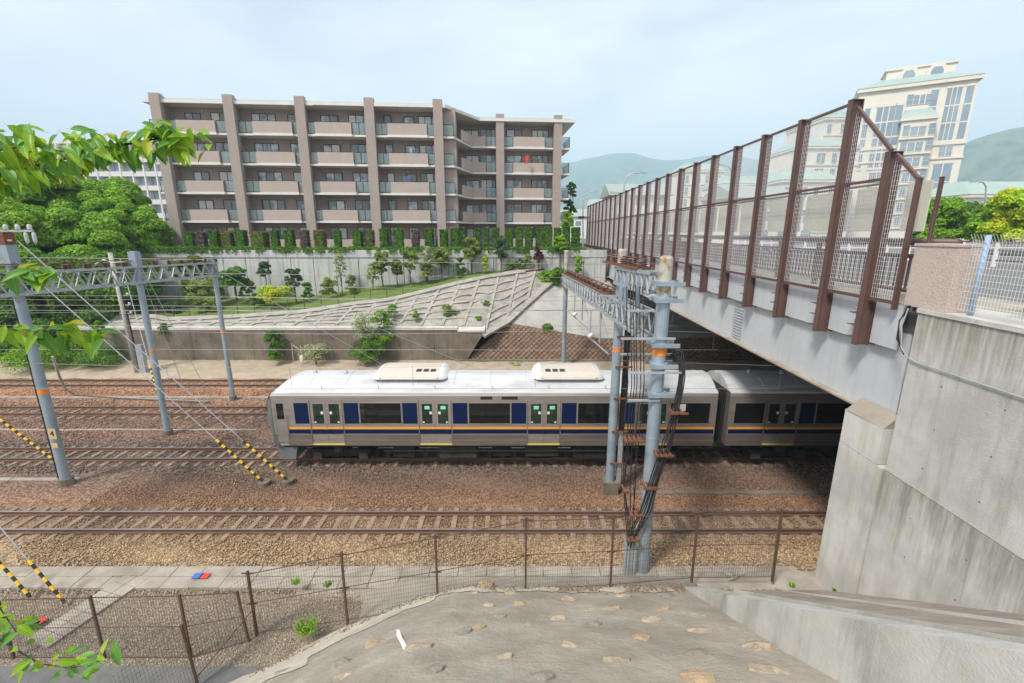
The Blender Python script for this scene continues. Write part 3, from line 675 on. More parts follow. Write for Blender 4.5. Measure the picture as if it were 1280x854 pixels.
def car(x0, x1, lead, label, doors):
    t = thing('train_car', label, 'train carriage', ((x0 + x1) / 2, YC, 0), group='coupled cars of the commuter train')
    sct, rf = section()
    # near side wall built round the openings, so that windows are real holes
    ops = []                                  # (xa, xb, za, zb)
    for d in doors: ops.append((d - .70, d + .70, 1.2, 3.22, 'door'))
    bays = []
    for a_, c_ in zip(doors[:-1], doors[1:]): bays.append(((a_ + c_) / 2 - .90, (a_ + c_) / 2 + .90))
    for a_, c_ in bays: ops.append((a_, c_, 2.17, 3.12, 'window'))
    if lead: ops.append((x0 + .14, x0 + .60, 1.25, 3.22, 'cab'))
    else: ops.append((x0 + .25, x0 + 1.55, 2.17, 3.12, 'window'))
    if x1 - doors[-1] > 2: ops.append((doors[-1] + 1.12, x1 - .3, 2.17, 3.12, 'window'))
    ops.sort()
    for side in (-1, 1):
        b = MB(); yo = YC + side * HW; yi = yo - side * .05
        def wall(xa, xb, za, zb):
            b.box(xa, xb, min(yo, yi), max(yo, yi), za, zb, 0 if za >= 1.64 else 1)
        xs = x0
        for xa, xb, za, zb, kd in ops:
            if xa > xs:
                wall(xs, xa, 1.1, 1.645); wall(xs, xa, 1.645, 3.25)
            if za > 1.645: wall(xa, xb, 1.1, 1.645); wall(xa, xb, 1.645, za)
            if zb < 3.25: wall(xa, xb, zb, 3.25)
            xs = xb
        wall(xs, x1, 1.1, 1.645); wall(xs, x1, 1.645, 3.25)
        b.prism([(x0, yo, 3.25), (x0, yo, 3.45), (x0, yo - side * .06, 3.58), (x0, yo - side * .1, 3.25)], (x1 - x0, 0, 0), 2)
        b.build('side_wall', [M['sus'], M['sus_dark'], M['sus']], t)
    # window glass, stripes, doors on the visible side
    def stripe(xa, xb, za, zb, m, nm, par, off=.006, z=None):
        b = MB(); b.box(xa, xb, YS - off, YS - .001, za, zb); return b.build(nm, m, par)
    edges = [x0 + (.68 if lead else .05)] + sorted([v for d in doors for v in (d - .75, d + .75)]) + [x1 - .05]
    for i in range(0, len(edges), 2):
        a_, c_ = edges[i], edges[i + 1]
        if c_ - a_ < .2: continue
        stripe(a_, c_, 1.90, 1.99, M['orange_band'], 'orange_stripe', t); stripe(a_, c_, 1.68, 1.88, M['navy'], 'navy_stripe', t)
        b = MB(); b.box(a_, c_, YS - .012, YS, 1.36, 1.375); b.box(a_, c_, YS - .012, YS, 1.64, 1.655); b.build('body_bead', M['sus'], t)
    for a_, c_, za, zb, kd in ops:
        if kd == 'window':
            f = MB()
            for q in ((a_ - .04, c_ + .04, zb, zb + .04), (a_ - .04, c_ + .04, za - .04, za), (a_ - .04, a_, za, zb), (c_, c_ + .04, za, zb)): f.box(q[0], q[1], YS - .015, YS + .03, q[2], q[3])
            fo = f.build('window', M['sus'], t)
            g = MB(); g.box(a_, c_, YS + .02, YS + .026, za, zb); g.build('pane', M['train_glass'], fo)
        elif kd == 'door':
            for s in (0, 1):
                l, r_ = (a_, (a_ + c_) / 2 - .005) if s == 0 else ((a_ + c_) / 2 + .005, c_)
                f = MB(); fx = (r_ - l); wl, wr, wz, wt = l + .12, r_ - .12, 2.15, 3.08
                yy0, yy1 = YS + .01, YS + .04
                f.box(l, wl, yy0, yy1, za, zb); f.box(wr, r_, yy0, yy1, za, zb); f.box(wl, wr, yy0, yy1, za, wz); f.box(wl, wr, yy0, yy1, wt, zb)
                d = f.build('door', M['sus'], t)
                g = MB(); g.box(wl, wr, YS + .022, YS + .028, wz, wt); g.build('pane', M['door_glass'], d)
                stripe(l, r_, 1.90, 1.99, M['orange_band'], 'orange_stripe', d, -.004 + .012); stripe(l, r_, 1.68, 1.88, M['navy'], 'navy_stripe', d, .008)
                st = MB(); q = wr - .12 if s == 0 else wl + .02; st.box(q, q + .10, YS + .012, YS + .021, 2.60, 2.72); q = wl + .02 if s == 0 else wr - .11; st.box(q, q + .08, YS + .012, YS + .021, 2.19, 2.25); st.build('sticker', M['white'], d)
                st = MB(); q = (wl + wr) / 2 - .1; st.box(q, q + .22, YS + .012, YS + .021, 2.83, 2.98)
                if doors.index((a_ + c_) / 2) in (1, 2) if (a_ + c_) / 2 in doors else False: st.build('notice_sticker', M['mint'], d)
            b = MB(); b.box(a_ - .02, c_ + .02, YS - .03, YS, 1.15, 1.195); b.build('door_sill', M['sill'], t)
            for e0_, e1_ in ((a_ - .03, a_ - .005), (c_ + .005, c_ + .03)): b = MB(); b.box(e0_, e1_, YS - .014, YS, 1.2, 3.25); b.build('door_frame', M['sus_dark'], t)
        else:
            f = MB(); l, r_ = a_, c_; wl, wr, wz, wt = l + .07, r_ - .07, 2.35, 3.1; yy0, yy1 = YS + .01, YS + .04
            f.box(l, wl, yy0, yy1, za, zb); f.box(wr, r_, yy0, yy1, za, zb); f.box(wl, wr, yy0, yy1, za, wz); f.box(wl, wr, yy0, yy1, wt, zb)
            d = f.build('cab_door', M['sus'], t); g = MB(); g.box(wl, wr, YS + .022, YS + .028, wz, wt); g.build('pane', M['train_glass'], d)
            h = MB(); h.tube([(r_ + .05, YS - .05, 1.5), (r_ + .05, YS - .05, 2.6)], .015, 6); h.build('handrail', M['sus'], d)
    # navy panels beside the windows
    def navy(a_, c_):
        if c_ - a_ > .12: stripe(a_, c_, 2.16, 3.13, M['navy'], 'navy_panel', t, .006)
    wins = sorted([(o[0], o[1]) for o in ops if o[4] == 'window'])
    for d in doors:
        for s in (-1, 1):
            e0 = d + s * .78
            near = [wv for wv in wins if (wv[0] > d if s > 0 else wv[1] < d)]
            if near:
                e1 = (min(near)[0] - .07) if s > 0 else (max(near)[1] + .07)
            else: e1 = d + s * 1.4
            if abs(e1 - e0) < 1.6: navy(min(e0, e1), max(e0, e1))
    # roof
    b = MB(); nsec = 14
    full = [(-HW + .04, 3.56), (-HW + .10, 3.66), (-HW + .34, 3.70), (-HW + .42, 3.80), (-HW + .75, 3.96), (-.4, 4.06), (0, 4.08), (.4, 4.06), (HW - .75, 3.96), (HW - .42, 3.80), (HW - .34, 3.70), (HW - .10, 3.66), (HW - .04, 3.56)]
    rows = []
    xs_ = [x0 + .02 + i * .14 for i in range(8)] + [x1] if lead else [x0, x1]
    for x in xs_:
        f = 1.0
        if lead and x < x0 + 1.0: u_ = (x - x0) / 1.0; f = .0 + math.sin(u_ * math.pi / 2) ** .8
        rows.append([(x, YC + p_[0], 3.56 + (p_[1] - 3.56) * f) for p_ in full])
    b.grid(rows); n_ = len(full)
    b.add(rows[-1], [tuple(range(n_))]); b.add(rows[0], [tuple(range(n_ - 1, -1, -1))])
    rf_ = b.build('roof', M['train_roof'], t, smooth=False)
    b = MB()
    for i in range(int((x1 - x0) / 1.6)):
        xr = x0 + 1.6 + i * 1.6; b.tube([(xr, YC + p_[0], p_[1] + .004) for p_ in full[3:10]], .014, 4)
    tag(b.build('roof_ribs', M['train_roof'], rf_), kind='stuff')
    b = MB()
    for i in range(7): x = x0 + 2.2 + i * 2.5; b.bar((x, YC - HW + .25, 3.7), (x, YC - HW + .25, 3.86), .03)
    b.build('roof_brackets', M['galv'], rf_)
    b = MB(); b.box(x0 + (.8 if lead else 0), x1, YC - HW + .02, YC - HW + .05, 3.56, 3.62); b.build('rain_gutter', M['white'], rf_)
    for q in ((x0 + 1.45, .0), (x0 + 2.9, -.1)):
        b = MB(); b.tube([(q[0], YC + q[1], 4.05), (q[0], YC + q[1], 4.13), (q[0], YC + q[1], 4.22)], [.12, .11, .04], 8); b.build('roof_antenna', M['galv'], rf_)
    # ends, floor, interior
    b = MB(); b.box(x1 - .06, x1, YC - HW + .05, YC + HW - .05, 1.1, 3.6); b.build('end_wall', M['sus_dark'], t)
    if not lead: b = MB(); b.box(x0, x0 + .06, YC - HW + .05, YC + HW - .05, 1.1, 3.6); b.build('end_wall', M['sus_dark'], t)
    b = MB(); b.box(x0 + .1, x1 - .1, YC - HW + .06, YC + HW - .06, 1.08, 1.22); b.build('floor', M['interior'], t)
    b = MB(); b.box(x0 + .1, x1 - .1, YC - HW + .1, YC + HW - .1, 3.30, 3.34); b.build('ceiling', M['interior'], t)
    for a_, c_ in bays + [(x1 - 2.2, x1 - .4)]:
        for s in (-1, 1):
            b = MB(); yq = YC + s * (HW - .35); b.box(a_ - .2, c_ + .2, yq - .24, yq + .24, 1.25, 1.68); yb = YC + s * (HW - .12); b.box(a_ - .2, c_ + .2, yb - .05, yb + .05, 1.68, 2.15); b.build('bench_seat', M['seat'], t)
        b = MB(); b.tube([(a_ + .5, YC - .5, 1.25), (a_ + .5, YC - .5, 3.3)], .018, 6); b.build('grab_pole', M['yellow'], t)
    if lead:
        # curved nose
        n_ = 9; rows = []
        prof = [(1.08, .0), (1.3, .25), (1.9, .42), (2.6, .45), (3.1, .38), (3.45, .16), (3.60, -.15)]
        for z, bulge in prof:
            row = []
            for i in range(n_):
                a_ = -1 + 2 * i / (n_ - 1); yq = YC + a_ * (HW if z < 3.4 else HW - .06)
                row.append((x0 - bulge * (1 - abs(a_) ** 3.2) - bulge * .30 * (1 if z < 3.4 else .5), yq, z))
            rows.append(row)
        b = MB(); b.grid(rows); b.grid([[r[0] for r in rows], [(x0 + .02, YC - HW, r[0][2]) for r in rows]]); b.grid([[r[-1] for r in rows], [(x0 + .02, YC + HW, r[0][2]) for r in rows]])
        b.build('nose', M['front_grey'], t, smooth=True)
        b = MB()
        b.grid([[(x0 - (prof[j][1] * (1 - abs(a_) ** 3.2) + prof[j][1] * .30) - .02, YC + a_ * HW, prof[j][0]) for a_ in (-.85, -.5, 0, .5, .85)] for j in (3, 4, 5)])
        b.build('windscreen', M['train_glass'], t, smooth=True)
        b = MB(); b.prism([(x0 + .15, YS + .15, .35), (x0 + .75, YS + .15, .35), (x0 + .9, YS + .15, 1.08), (x0 - .1, YS + .15, 1.08)], (0, 2.6, 0)); b.build('skirt', M['front_grey'], t)
    # bogies and equipment
    for bx_ in (x0 + 2.7, x1 - 2.7):
        bo = MB(); bo.box(bx_ - 1.35, bx_ + 1.35, YC - 1.02, YC - .86, .38, .68); bo.box(bx_ - 1.35, bx_ + 1.35, YC + .86, YC + 1.02, .38, .68); bo.box(bx_ - .3, bx_ + .3, YC - 1.0, YC + 1.0, .45, 1.0)
        bo.tube([(bx_, YC - 1.1, .70), (bx_, YC - 1.1, 1.05)], .24, 10)
        bg_ = bo.build('bogie', M['under'], t)
        for xw in (-1.05, 1.05):
            wv = MB()
            for s in (-1, 1): wv.tube([(bx_ + xw, YC + s * .50, .43), (bx_ + xw, YC + s * .63, .43)], .43, 20)
            wv.build('wheelset', M['under'], bg_)
            wv = MB(); wv.box(bx_ + xw - .2, bx_ + xw + .2, YC - 1.10, YC - .92, .26, .60); wv.build('axle_box', M['under_light'], bg_)
    boxes = [(-4.6, 1.0, .45), (-2.5, 1.7, .40), (-.1, .9, .5), (1.4, 1.5, .48), (3.6, 1.6, .36)]
    mid = (x0 + x1) / 2
    for q, (dx, L_, zb) in enumerate(boxes):
        b = MB(); b.box(mid + dx, mid + dx + L_ - .03, YS + .2, YC + .9, zb, 1.06); bo = b.build('equipment_box', M['under_light'] if q in (1, 3) else M['under'], t)
    b = MB(); b.box(x0 + .3, x1 - .2, YS + .12, YC + 1.3, .98, 1.09); b.bar((mid - 5, YS + .12, .78), (mid + 5, YS + .12, .78), .05); b.build('underframe', M['under'], t)
    return t
M['mint'] = mat('mint_notice', (.25,.75,.55), .6)
D1 = [-8.18, -3.39, 1.41, 6.20]
c1 = car(-10.58, 9.0, True, 'leading stainless train carriage with navy and orange stripes and a curved grey nose', D1)
D2 = [11.9, 16.7, 21.5, 26.3]
c2 = car(9.55, 28.9, False, 'second stainless train carriage, half hidden in shade under the bridge', D2)
def ac_unit(x0, x1, par, flip):
    b = MB(); p = [(-.95, 4.02), (-.95, 4.14), (-.70, 4.34), (0, 4.40), (.70, 4.34), (.95, 4.16), (.95, 4.02)]
    b.prism([(x0 + .3, YC + a, z) for a, z in p], (x1 - x0 - .6, 0, 0)); o = b.build('air_conditioner', M['ac'], par)
    for s, xa in ((-1, x0), (1, x1)):
        b = MB(); xi = x0 + .302 if s < 0 else x1 - .302
        b.grid([[(xi, YC + a, z + .02) for a, z in p], [(xi + s * .18, YC + a * .95, 4.02 + (z - 4.02) * .85) for a, z in p], [(xi + s * .34, YC + a * .8, 4.04) for a, z in p]])
        b.build('end_fairing', M['white'], o, smooth=True)
    for k in range(3):
        xg = (x1 - 1.35 if flip else x0 + .5) + k * .32
        b = MB(); b.quad((xg, YC - .72, 4.345), (xg + .24, YC - .72, 4.345), (xg + .24, YC - .42, 4.375), (xg, YC - .42, 4.375)); b.build('grille', M['under_light'], o)
    b = MB(); b.box(x0 + .4, x1 - .4, YC - .98, YC - .952, 4.06, 4.12); b.build('drip_rail', M['white'], o)
ac_unit(-6.2, -2.95, c1, True); ac_unit(1.0, 4.1, c1, False); ac_unit(13.5, 16.8, c2, False)
b = MB(); b.box(9.0, 9.55, YC - 1.0, YC + 1.0, 1.15, 3.5)
for k in range(5): b.box(9.05 + k * .1, 9.09 + k * .1, YC - 1.1, YC + 1.1, 1.1, 3.6)
b.build('gangway_bellows', M['rubber'], c1)
b = MB(); b.box(-1.38, -.86, YS - .008, YS, 3.29, 3.43); b.box(-.45, .25, YS - .008, YS, 3.29, 3.43); b.build('destination_display', M['black'], c1)
b = MB(); b.box(7.35, 7.62, YS - .009, YS - .006, 2.75, 3.08); b.build('notice_plate', M['white'], c1)
def txt(name, s, m, parent, loc, size, rot=(R(90), 0, 0), ext=.004):
    cu = bpy.data.curves.new(name, 'FONT'); cu.body = s; cu.size = size; cu.extrude = ext; cu.align_x = 'CENTER'; cu.align_y = 'CENTER'; cu.materials.append(m)
    tmp = bpy.data.objects.new(name, cu); me = bpy.data.meshes.new_from_object(tmp); bpy.data.objects.remove(tmp)
    o = bpy.data.objects.new(name, me); C.objects.link(o); o.parent = parent
    o.location = Vector(loc) - (parent.location if parent else Vector()); o.rotation_euler = rot; return o
txt('number_marking', '27', M['white'], c1, (6.9, YS + .10, .80), .3)

# ------------------------------------------------------------------ far side: brown wall, framed slope, stone slope, upper terrace
YW = 35.8
bw = thing('retaining_wall', 'long stained brown concrete retaining wall beyond the tracks', 'retaining wall', (-20, YW, 0))
x = -70
while x < -5:
    b = MB(); x1 = min(x + 4.9, -4.4)
    b.box(x + .012, x1 - .012, YW, YW + .6, -.5, 2.75); b.build('wall_panel', M['conc_brown'], bw); x = x1
    if x1 >= -4.41: break
b = MB(); b.box(-70, -4.4, YW - .06, YW + .7, 2.753, 2.95); b.build('coping', M['conc_pale'], bw)
b = MB(); b.prism([(-5.2, YW - .06, -.5), (-4.15, YW - .06, -.5), (-2.2, YW - .02, 2.62), (-4.38, YW - .02, 2.62)], (0, .8, 0)); b.build('end_block', M['conc_brown'], bw)
b = MB(); b.prism([(-4.38, YW - .12, 2.623), (-2.2, YW - .12, 2.623), (-2.2, YW + 1, 2.85), (-4.38, YW + 1, 2.85)], (0, 0, .12)); b.build('end_coping', M['conc_pale'], bw)
CREST = [(-70,37.6,3.35),(-45,37.5,3.4),(-30,37.6,3.45)]
for u, v, Y in ((194,401,37.5),(292,397,37.6),(379,391,38.2),(440,381,39.0),(480,377,39.5),(517,369,40),(560,358,41),(604,348,42),(650,341,43.5),(681,337,45)):
    p = at(u, v, Y); CREST.append((p.x, p.y, p.z))
CREST.append((4.9, 46.5, 7.6)); CREST.append((9.4, 49.5, 7.9))
def interp(tab, x, k):
    if x <= tab[0][0]: return tab[0][k]
    for a_, c_ in zip(tab[:-1], tab[1:]):
        if x <= c_[0]: return a_[k] + (c_[k] - a_[k]) * (x - a_[0]) / max(c_[0] - a_[0], 1e-6)
    return tab[-1][k]
DIAG = [at(604,421,YW), at(634,404,37.6), at(681,361,42.5), at(700,345,45.5)]     # edge between framed slope and stone slope
DT = [(p.x, p.y, p.z) for p in DIAG]
def low_edge(x):
    if x < DT[0][0]: return Vector((x, YW + .6, 2.9))
    return Vector((x, interp(DT, x, 1), interp(DT, x, 2)))
def framed(x, t):
    a_ = low_edge(x); c_ = Vector((x, interp(CREST, x, 1), interp(CREST, x, 2)))
    return a_.lerp(c_, t)
rows = []
XS = [-70 + i * 1.0 for i in range(48)] + [-22 + i * .4 for i in range(0, 68)]
XS = [x for x in XS if x <= DT[-1][0]]
for j in range(13):
    rows.append([framed(x, j / 12) + Vector((0, 0, .07 * math.sin(x * 1.9 + j) * math.sin(j * 1.3))) for x in XS])
fs = sheet('mortar_slope', rows, M['infill'], 'pale mortar covered slope with a lattice of concrete frame beams above the brown wall', smooth=True)
def fbeam(p, q, w_=.26, h_=.22):
    b = MB(); n_ = max(2, int((q - p).length / .9)); prev = None
    up = Vector((0, -.45, .9)).normalized()
    pts = [p.lerp(q, i / n_) for i in range(n_ + 1)]
    return b, pts, up
def surf_beam(pts, w_=.26, h_=.2):
    b = MB(); rows_ = []
    for i, p in enumerate(pts):
        d = unit(pts[min(i + 1, len(pts) - 1)] - pts[max(i - 1, 0)]); up = Vector((0, -.5, .86)); s_ = unit(d.cross(up)) * w_ / 2
        u_ = unit(s_.cross(d)) ; u_ = u_ if u_.z > 0 else -u_
        rows_.append([p - s_ - u_ * .05, p - s_ + u_ * h_, p + s_ + u_ * h_, p + s_ - u_ * .05])
    b.grid(rows_); b.add(rows_[0], [(0,1,2,3)]); b.add(rows_[-1], [(3,2,1,0)])
    return b
# frame beams, each one piece of the lattice
xg = [-46 + 1.75 * i for i in range(28)]
def fline(x, t):       # ribs lean as in the picture
    return x + (t) * 1.0
for x in xg:
    if x < -33: T0, T1 = .25, .98
    else: T0, T1 = .08 if x < -8 else .02, .97
    pts = [framed(fline(x, t), t) for t in [T0 + (T1 - T0) * i / 7 for i in range(8)] if fline(x, t) < DT[-1][0] - .3 and (framed(fline(x, 1), 1) - framed(x, 0)).length > .5]
    if len(pts) > 2 and not (x > 1.5): surf_beam(pts, .24, .09).build('frame_rib', M['beam'], fs)
for j, t in enumerate((.2, .36, .52, .68, .84)):
    for i, x in enumerate(xg[:-1]):
        if x < -24 and j not in (2,): continue
        if x < -17 and j not in (1, 3): 
            if not (x < -24): continue
        a_ = x + t; c_ = xg[i + 1] + t
        if c_ > DT[-1][0] - .5 or c_ > 2.6: continue
        sag = -.04 * math.sin(x * 3 + j)
        pts = [framed(a_ + (c_ - a_) * q / 3, t + (.03 * math.sin(x * 1.3 + j * 2) if q in (0, 3) else 0)) + Vector((0, 0, sag if q in (1, 2) else 0)) for q in range(4)]
        surf_beam(pts, .22, .09).build('frame_beam', M['beam'], fs)
pts = [framed(x, 1.0) + Vector((0, 0, .03)) for x in [-60 + i * 1.2 for i in range(52)] if x < 1.5]
surf_beam(pts, .45, .13).build('crest_coping', M['beam'], fs)
pts = [Vector(q) + Vector((0, -.05, .06)) for q in DIAG]
surf_beam(pts, .5, .18).build('edge_coping', M['beam'], fs)
# smooth concrete path area behind the crest on the right
# stone slope under the bridge, split in lower stone facing and upper grey concrete
LOW = lambda x: Vector((x, YW + .1, .15))
def stop(x):           # top of stone facing
    a_ = at(634, 404, 37.6); c_ = at(747, 421, 37.6)
    if x <= a_.x:
        b0 = at(580, 452, YW + .1); f = max(0, min(1, (x - b0.x) / (a_.x - b0.x))); return b0.lerp(a_, f)
    z = a_.z + (c_.z - a_.z) * min(1, (x - a_.x) / (c_.x - a_.x)); return Vector((x, 36.0 + .6 * (z), z))
b0x = at(580, 452, YW + .1).x
ss = None
rows = [[LOW(max(x, b0x)).lerp(stop(x), j / 8) for x in [b0x + i * .7 for i in range(60)]] for j in range(9)]
ss = sheet('stone_slope', rows, M['soil'], 'dark brown diagonal block stone facing of the far embankment beside the bridge')
def sblock(seed):
    rg = random.Random(seed); s = .205; o = [(0, -s), (s, 0), (0, s), (-s, 0)]
    m = MB(); m.add([(a, c, 0) for a, c in o] + [(a * .78, c * .78, .06 + rg.uniform(-.015, .03)) for a, c in o], [(4,5,6,7),(0,1,5,4),(1,2,6,5),(2,3,7,6),(3,0,4,7)])
    return m
blocks = [sblock(k) for k in range(6)]
bms = [q.mesh('stone_block', M['stone_brown']) for q in blocks]
cnt = 0; rest = MB()
aa = stop(3); nn_ = (aa - LOW(3)); slen = nn_.length; nrm = unit(Vector((1, 0, 0)).cross(nn_)); 
pitchx = math.atan2(nn_.z, nn_.y)
for j in range(16):
    for i in range(150):
        x = b0x + .3 + i * .42 + (.21 if j % 2 else 0); s_ = .22 + j * .21
        top = stop(x); L_ = (top - LOW(x)).length
        if s_ > L_ - .1: continue
        p = LOW(x) + unit(top - LOW(x)) * s_
        k = random.randrange(6)
        if x < 9.5 and cnt < 290:
            inst('stone_block', bms[k], ss, p, (pitchx, 0, random.uniform(-.05, .05))); cnt += 1
        elif x < 28:
            mt = Matrix.Translation(p) @ Matrix.Rotation(pitchx, 4, 'X'); rest.add([mt @ Vector(v) for v in blocks[k].v], blocks[k].f)
tag(rest.build('stone_blocks', M['stone_brown'], ss), kind='stuff')
rows = []
for j in range(7):
    row = []
    for i in range(60):
        x = b0x + i * .7; a_ = stop(x) if x > at(634,404,37.6).x else at(634, 404, 37.6)
        x_ = a_.x if x < a_.x else x
        if x_ < DT[-1][0]: c_ = Vector((x_, interp(DT, x_, 1), interp(DT, x_, 2)))
        else: c_ = Vector((x_, 45.6 + .5 * min(x_ - DT[-1][0], 8), 6.9 if x_ < 8 else 6.9))
        row.append(a_.lerp(c_, j / 6))
    rows.append(row)
sheet('concrete_slope', rows, M['shot'], 'smooth grey concrete slope above the stone facing, beside the far abutment', smooth=True)
b = MB(); b.box(b0x - .6, 100, YW - .35, YW + .1, -.3, .32); tag(b.build('kerb_wall', M['conc_brown']), 'low concrete kerb wall at the foot of the stone facing', 'wall')
fa = thing('bridge_abutment', 'far abutment of pale concrete at the distant end of the road bridge', 'abutment', BP(0, 51, 5))
b = MB(); bbox(b, -.05, 95, 49.5, 53, 3.0, 7.6); b.build('wall_body', M['conc'], fa)
b = MB(); bbox(b, .35, 95, 51.2, 54, 7.6, 8.7); b.build('back_wall', M['conc'], fa)
# tan verge between far track and wall
rows = [[(x, y, z + .04 * math.sin(x * 1.7) * math.sin(y * 3)) for x in [-70 + i * 1.4 for i in range(80)]] for y, z in ((32.1,-.15),(32.9,.02),(34,.12),(35.2,.2),(35.9,.25))]
sheet('sandy_verge', rows, M['sand'], 'sandy verge with dry weeds at the foot of the brown wall', smooth=True)
# grass strip between the crest and the upper wall
YU = 45.0
UB = [(-70,YU,3.2),(-40,YU,3.6)]
for u, v in ((227,372),(300,372),(386,370),(480,356),(552,349),(580,342),(646,336),(679,335)):
    p = at(u, v, YU); UB.append((p.x, p.y, p.z))
UB.append((8.5, YU, 7.6))
rows = []
XG = [-70 + i * .9 for i in range(86)]
for j in range(11):
    t = j / 10; row = []
    for x in XG:
        if x > 7.8: continue
        a_ = Vector((x, interp(CREST, x, 1), interp(CREST, x, 2))); c_ = Vector((x, max(YU, a_.y + .3) + .3, interp(UB, x, 2)))
        row.append(a_.lerp(c_, t) + Vector((0, 0, .08 * math.sin(x * 1.3 + j * 2))))
    rows.append(row)
sheet('grass_bank', rows, M['grass'], 'mown green grass bank between the framed slope and the tall white wall', smooth=True)
def bank_z(x, y):
    a_ = interp(CREST, x, 1); za = interp(CREST, x, 2); zc = interp(UB, x, 2); t = max(0, min(1, (y - a_) / max(YU - a_, .3))); return za + (zc - za) * t
# pale path patch over the slope top, right
rows = []
for j in range(6):
    t = j / 5; row = []
    for i in range(14):
        x = -1.5 + i * .68; a_ = interp(CREST, x, 1); y = a_ - .1 + t * (46.2 - a_) * min(1, .15 + (x + 1.5) * .14)
        row.append((x, y, bank_z(x, y) + .12))
    rows.append(row)
sheet('concrete_path', rows, M['conc_slab'], 'pale concrete path curving over the top of the framed slope', smooth=True)
# tall white retaining wall of panels
uw = thing('retaining_wall', 'tall white concrete panel wall holding up the apartment terrace', 'retaining wall', (-15, YU, 5))
x = -37.0; k = 0
while x < 7.5:
    w_ = 2.2; b = MB(); b.box(x + .035, x + w_ - .035, YU + .0, YU + .5, 2.5, 8.0); b.build('wall_panel', M['conc_white'], uw)
    b = MB(); b.box(x + .01, x + w_ - .01, YU - .04, YU + .5, 8.03, 8.72); b.build('cap_panel', M['conc_white'], uw)
    if k % 2 == 0 or True:
        b = MB(); b.box(x - .03, x + .03, YU + .2, YU + .5, 2.5, 8.7); b.build('joint', M['asphalt'], uw)
    x += w_; k += 1
b = MB()
x = -37
while x < 7.4:
    b.bar((x, YU - .05, 7.6), (x, YU - .05, 8.0), .03); x += 2.2
b.bar((-37, YU - .03, 7.98), (7.5, YU - .03, 7.98), .03); b.build('cable_rail', M['galv'], uw)
sheet('upper_terrace', [[(x, y, 8.68) for x in (-3000, -37.0, 8.7)] for y in (YU + .3, 120, 6000)], M['soil'], 'flat terrace behind the white wall that carries the apartment building')
sheet('upper_ground', [[(x, y, 8.55) for x in (8.6, 60, 4000)] for y in (54, 120, 6000)], M['grass_dry'], 'flat town ground beyond the far end of the bridge')
sheet('right_ground', [[(x, y, 8.6) for x in (103, 140, 900)] for y in (-20, 20, 54.1)], M['grass_dry'], 'flat ground to the right of the bridge road')

# ------------------------------------------------------------------ apartment building
M['apt'] = mat('taupe_tile', (.40,.335,.30), .8, (.36,.30,.265), 1.0)
M['apt_col'] = mat('taupe_column', (.37,.315,.28), .8, (.335,.285,.255), 1.0)
M['apt_bal'] = mat('taupe_parapet', (.45,.375,.33), .8, (.42,.35,.31), 1.0)
M['apt_white'] = mat('white_slab_edge', (.74,.72,.69), .7, (.66,.64,.60), 1.0)
M['apt_soffit'] = mat('grey_soffit', (.40,.38,.36), .8)
M['apt_roof'] = mat('grey_green_roof', (.30,.35,.32), .7)
M['frame'] = mat('dark_window_frame', (.035,.04,.045), .5)
M['win_glass'] = mat('curtained_glass', (.56,.64,.66), .12, (.10,.15,.18), .55, 2, lo=.42, hi=.58, spec=.9)
M['win_curtain'] = mat('white_curtain_glass', (.66,.70,.68), .15, (.55,.60,.60), .8, spec=.8)
M['win_dark'] = mat('dark_room_glass', (.05,.065,.075), .08, (.16,.22,.24), .5, 2, spec=.9)
M['acw'] = mat('cream_outdoor_unit', (.62,.60,.54), .6)
M['bal_glass'] = simple_glass('balcony_glass', (.66,.78,.78), .22, .08)
BR = math.atan(.08)
B0 = Vector((-35.5, 50.0, 0))
apt = thing('apartment_building', 'five storey taupe apartment building with columns and white edged balconies', 'apartment building', B0, BR)
def part(name, m, fn, par=apt, **k):
    b = MB(); fn(b); return b.build(name, m, par, local=True, **k)
FL_ = [8.7, 11.6, 14.5, 17.4, 20.3, 23.2]
COLX = [0, 6.95, 13.9, 20.8, 27.8]; RX = [34.6, 41.5]; RY = 5.6
def front(x):
    return 0 if x <= 29.3 else RY
# masses
part('wall', M['apt'], lambda b: (b.box(-.5, 29.6, 1.55, 14, 8.6, 23.2)))
part('wall', M['apt'], lambda b: (b.box(29.62, 42.0, RY + 1.55, RY + 13, 8.6, 23.2)))
part('return_wall', M['apt'], lambda b: (b.box(28.0, 29.58, .3, RY + 4, 8.6, 23.2)))
def roof_poly(b, y0, y1, x0, x1, z, h, mi=0): b.box(x0, x1, y0, y1, z, z + h, mi)
part('roof_slab', M['apt_white'], lambda b: (b.box(-1.3, 15.2, -.35, 15, 23.0, 23.32), b.box(15.2, 28.6, -.55, 15, 23.01, 23.32),
     b.prism([(28.6, -.55, 23.01), (32.2, RY - .7, 23.01), (32.2, 15, 23.01), (28.6, 15, 23.01)], (0, 0, .31)), b.box(32.2, 43.5, RY - .7, RY + 14, 23.01, 23.32)))
part('roof', M['apt_roof'], lambda b: (b.prism([(-1.0, -.1, 23.32), (28.4, -.2, 23.32), (28.4, 1.2, 23.75), (-1.0, 1.2, 23.75)], (0, 0, .05)), b.prism([(32.4, RY - .3, 23.32), (43.2, RY - .3, 23.32), (43.2, RY + 1, 23.75), (32.4, RY + 1, 23.75)], (0, 0, .05)), b.box(-1.0, 28.4, 1.2, 14, 23.32, 23.75), b.box(28.4, 43.2, RY + 1, RY + 13, 23.32, 23.75)))
colb = MB(); colb.box(-.48, .48, -.35, .30, 8.6, 23.8); colb.prism([(-.16, .3, 8.6), (.16, .3, 8.6), (.16, 2.0, 8.6), (-.16, 2.0, 8.6)], (0, 0, 14.6)); colb.prism([(-.3, .3, 23.32), (-.3, 1.9, 23.55), (-.3, .3, 23.8)], (.6, 0, 0))
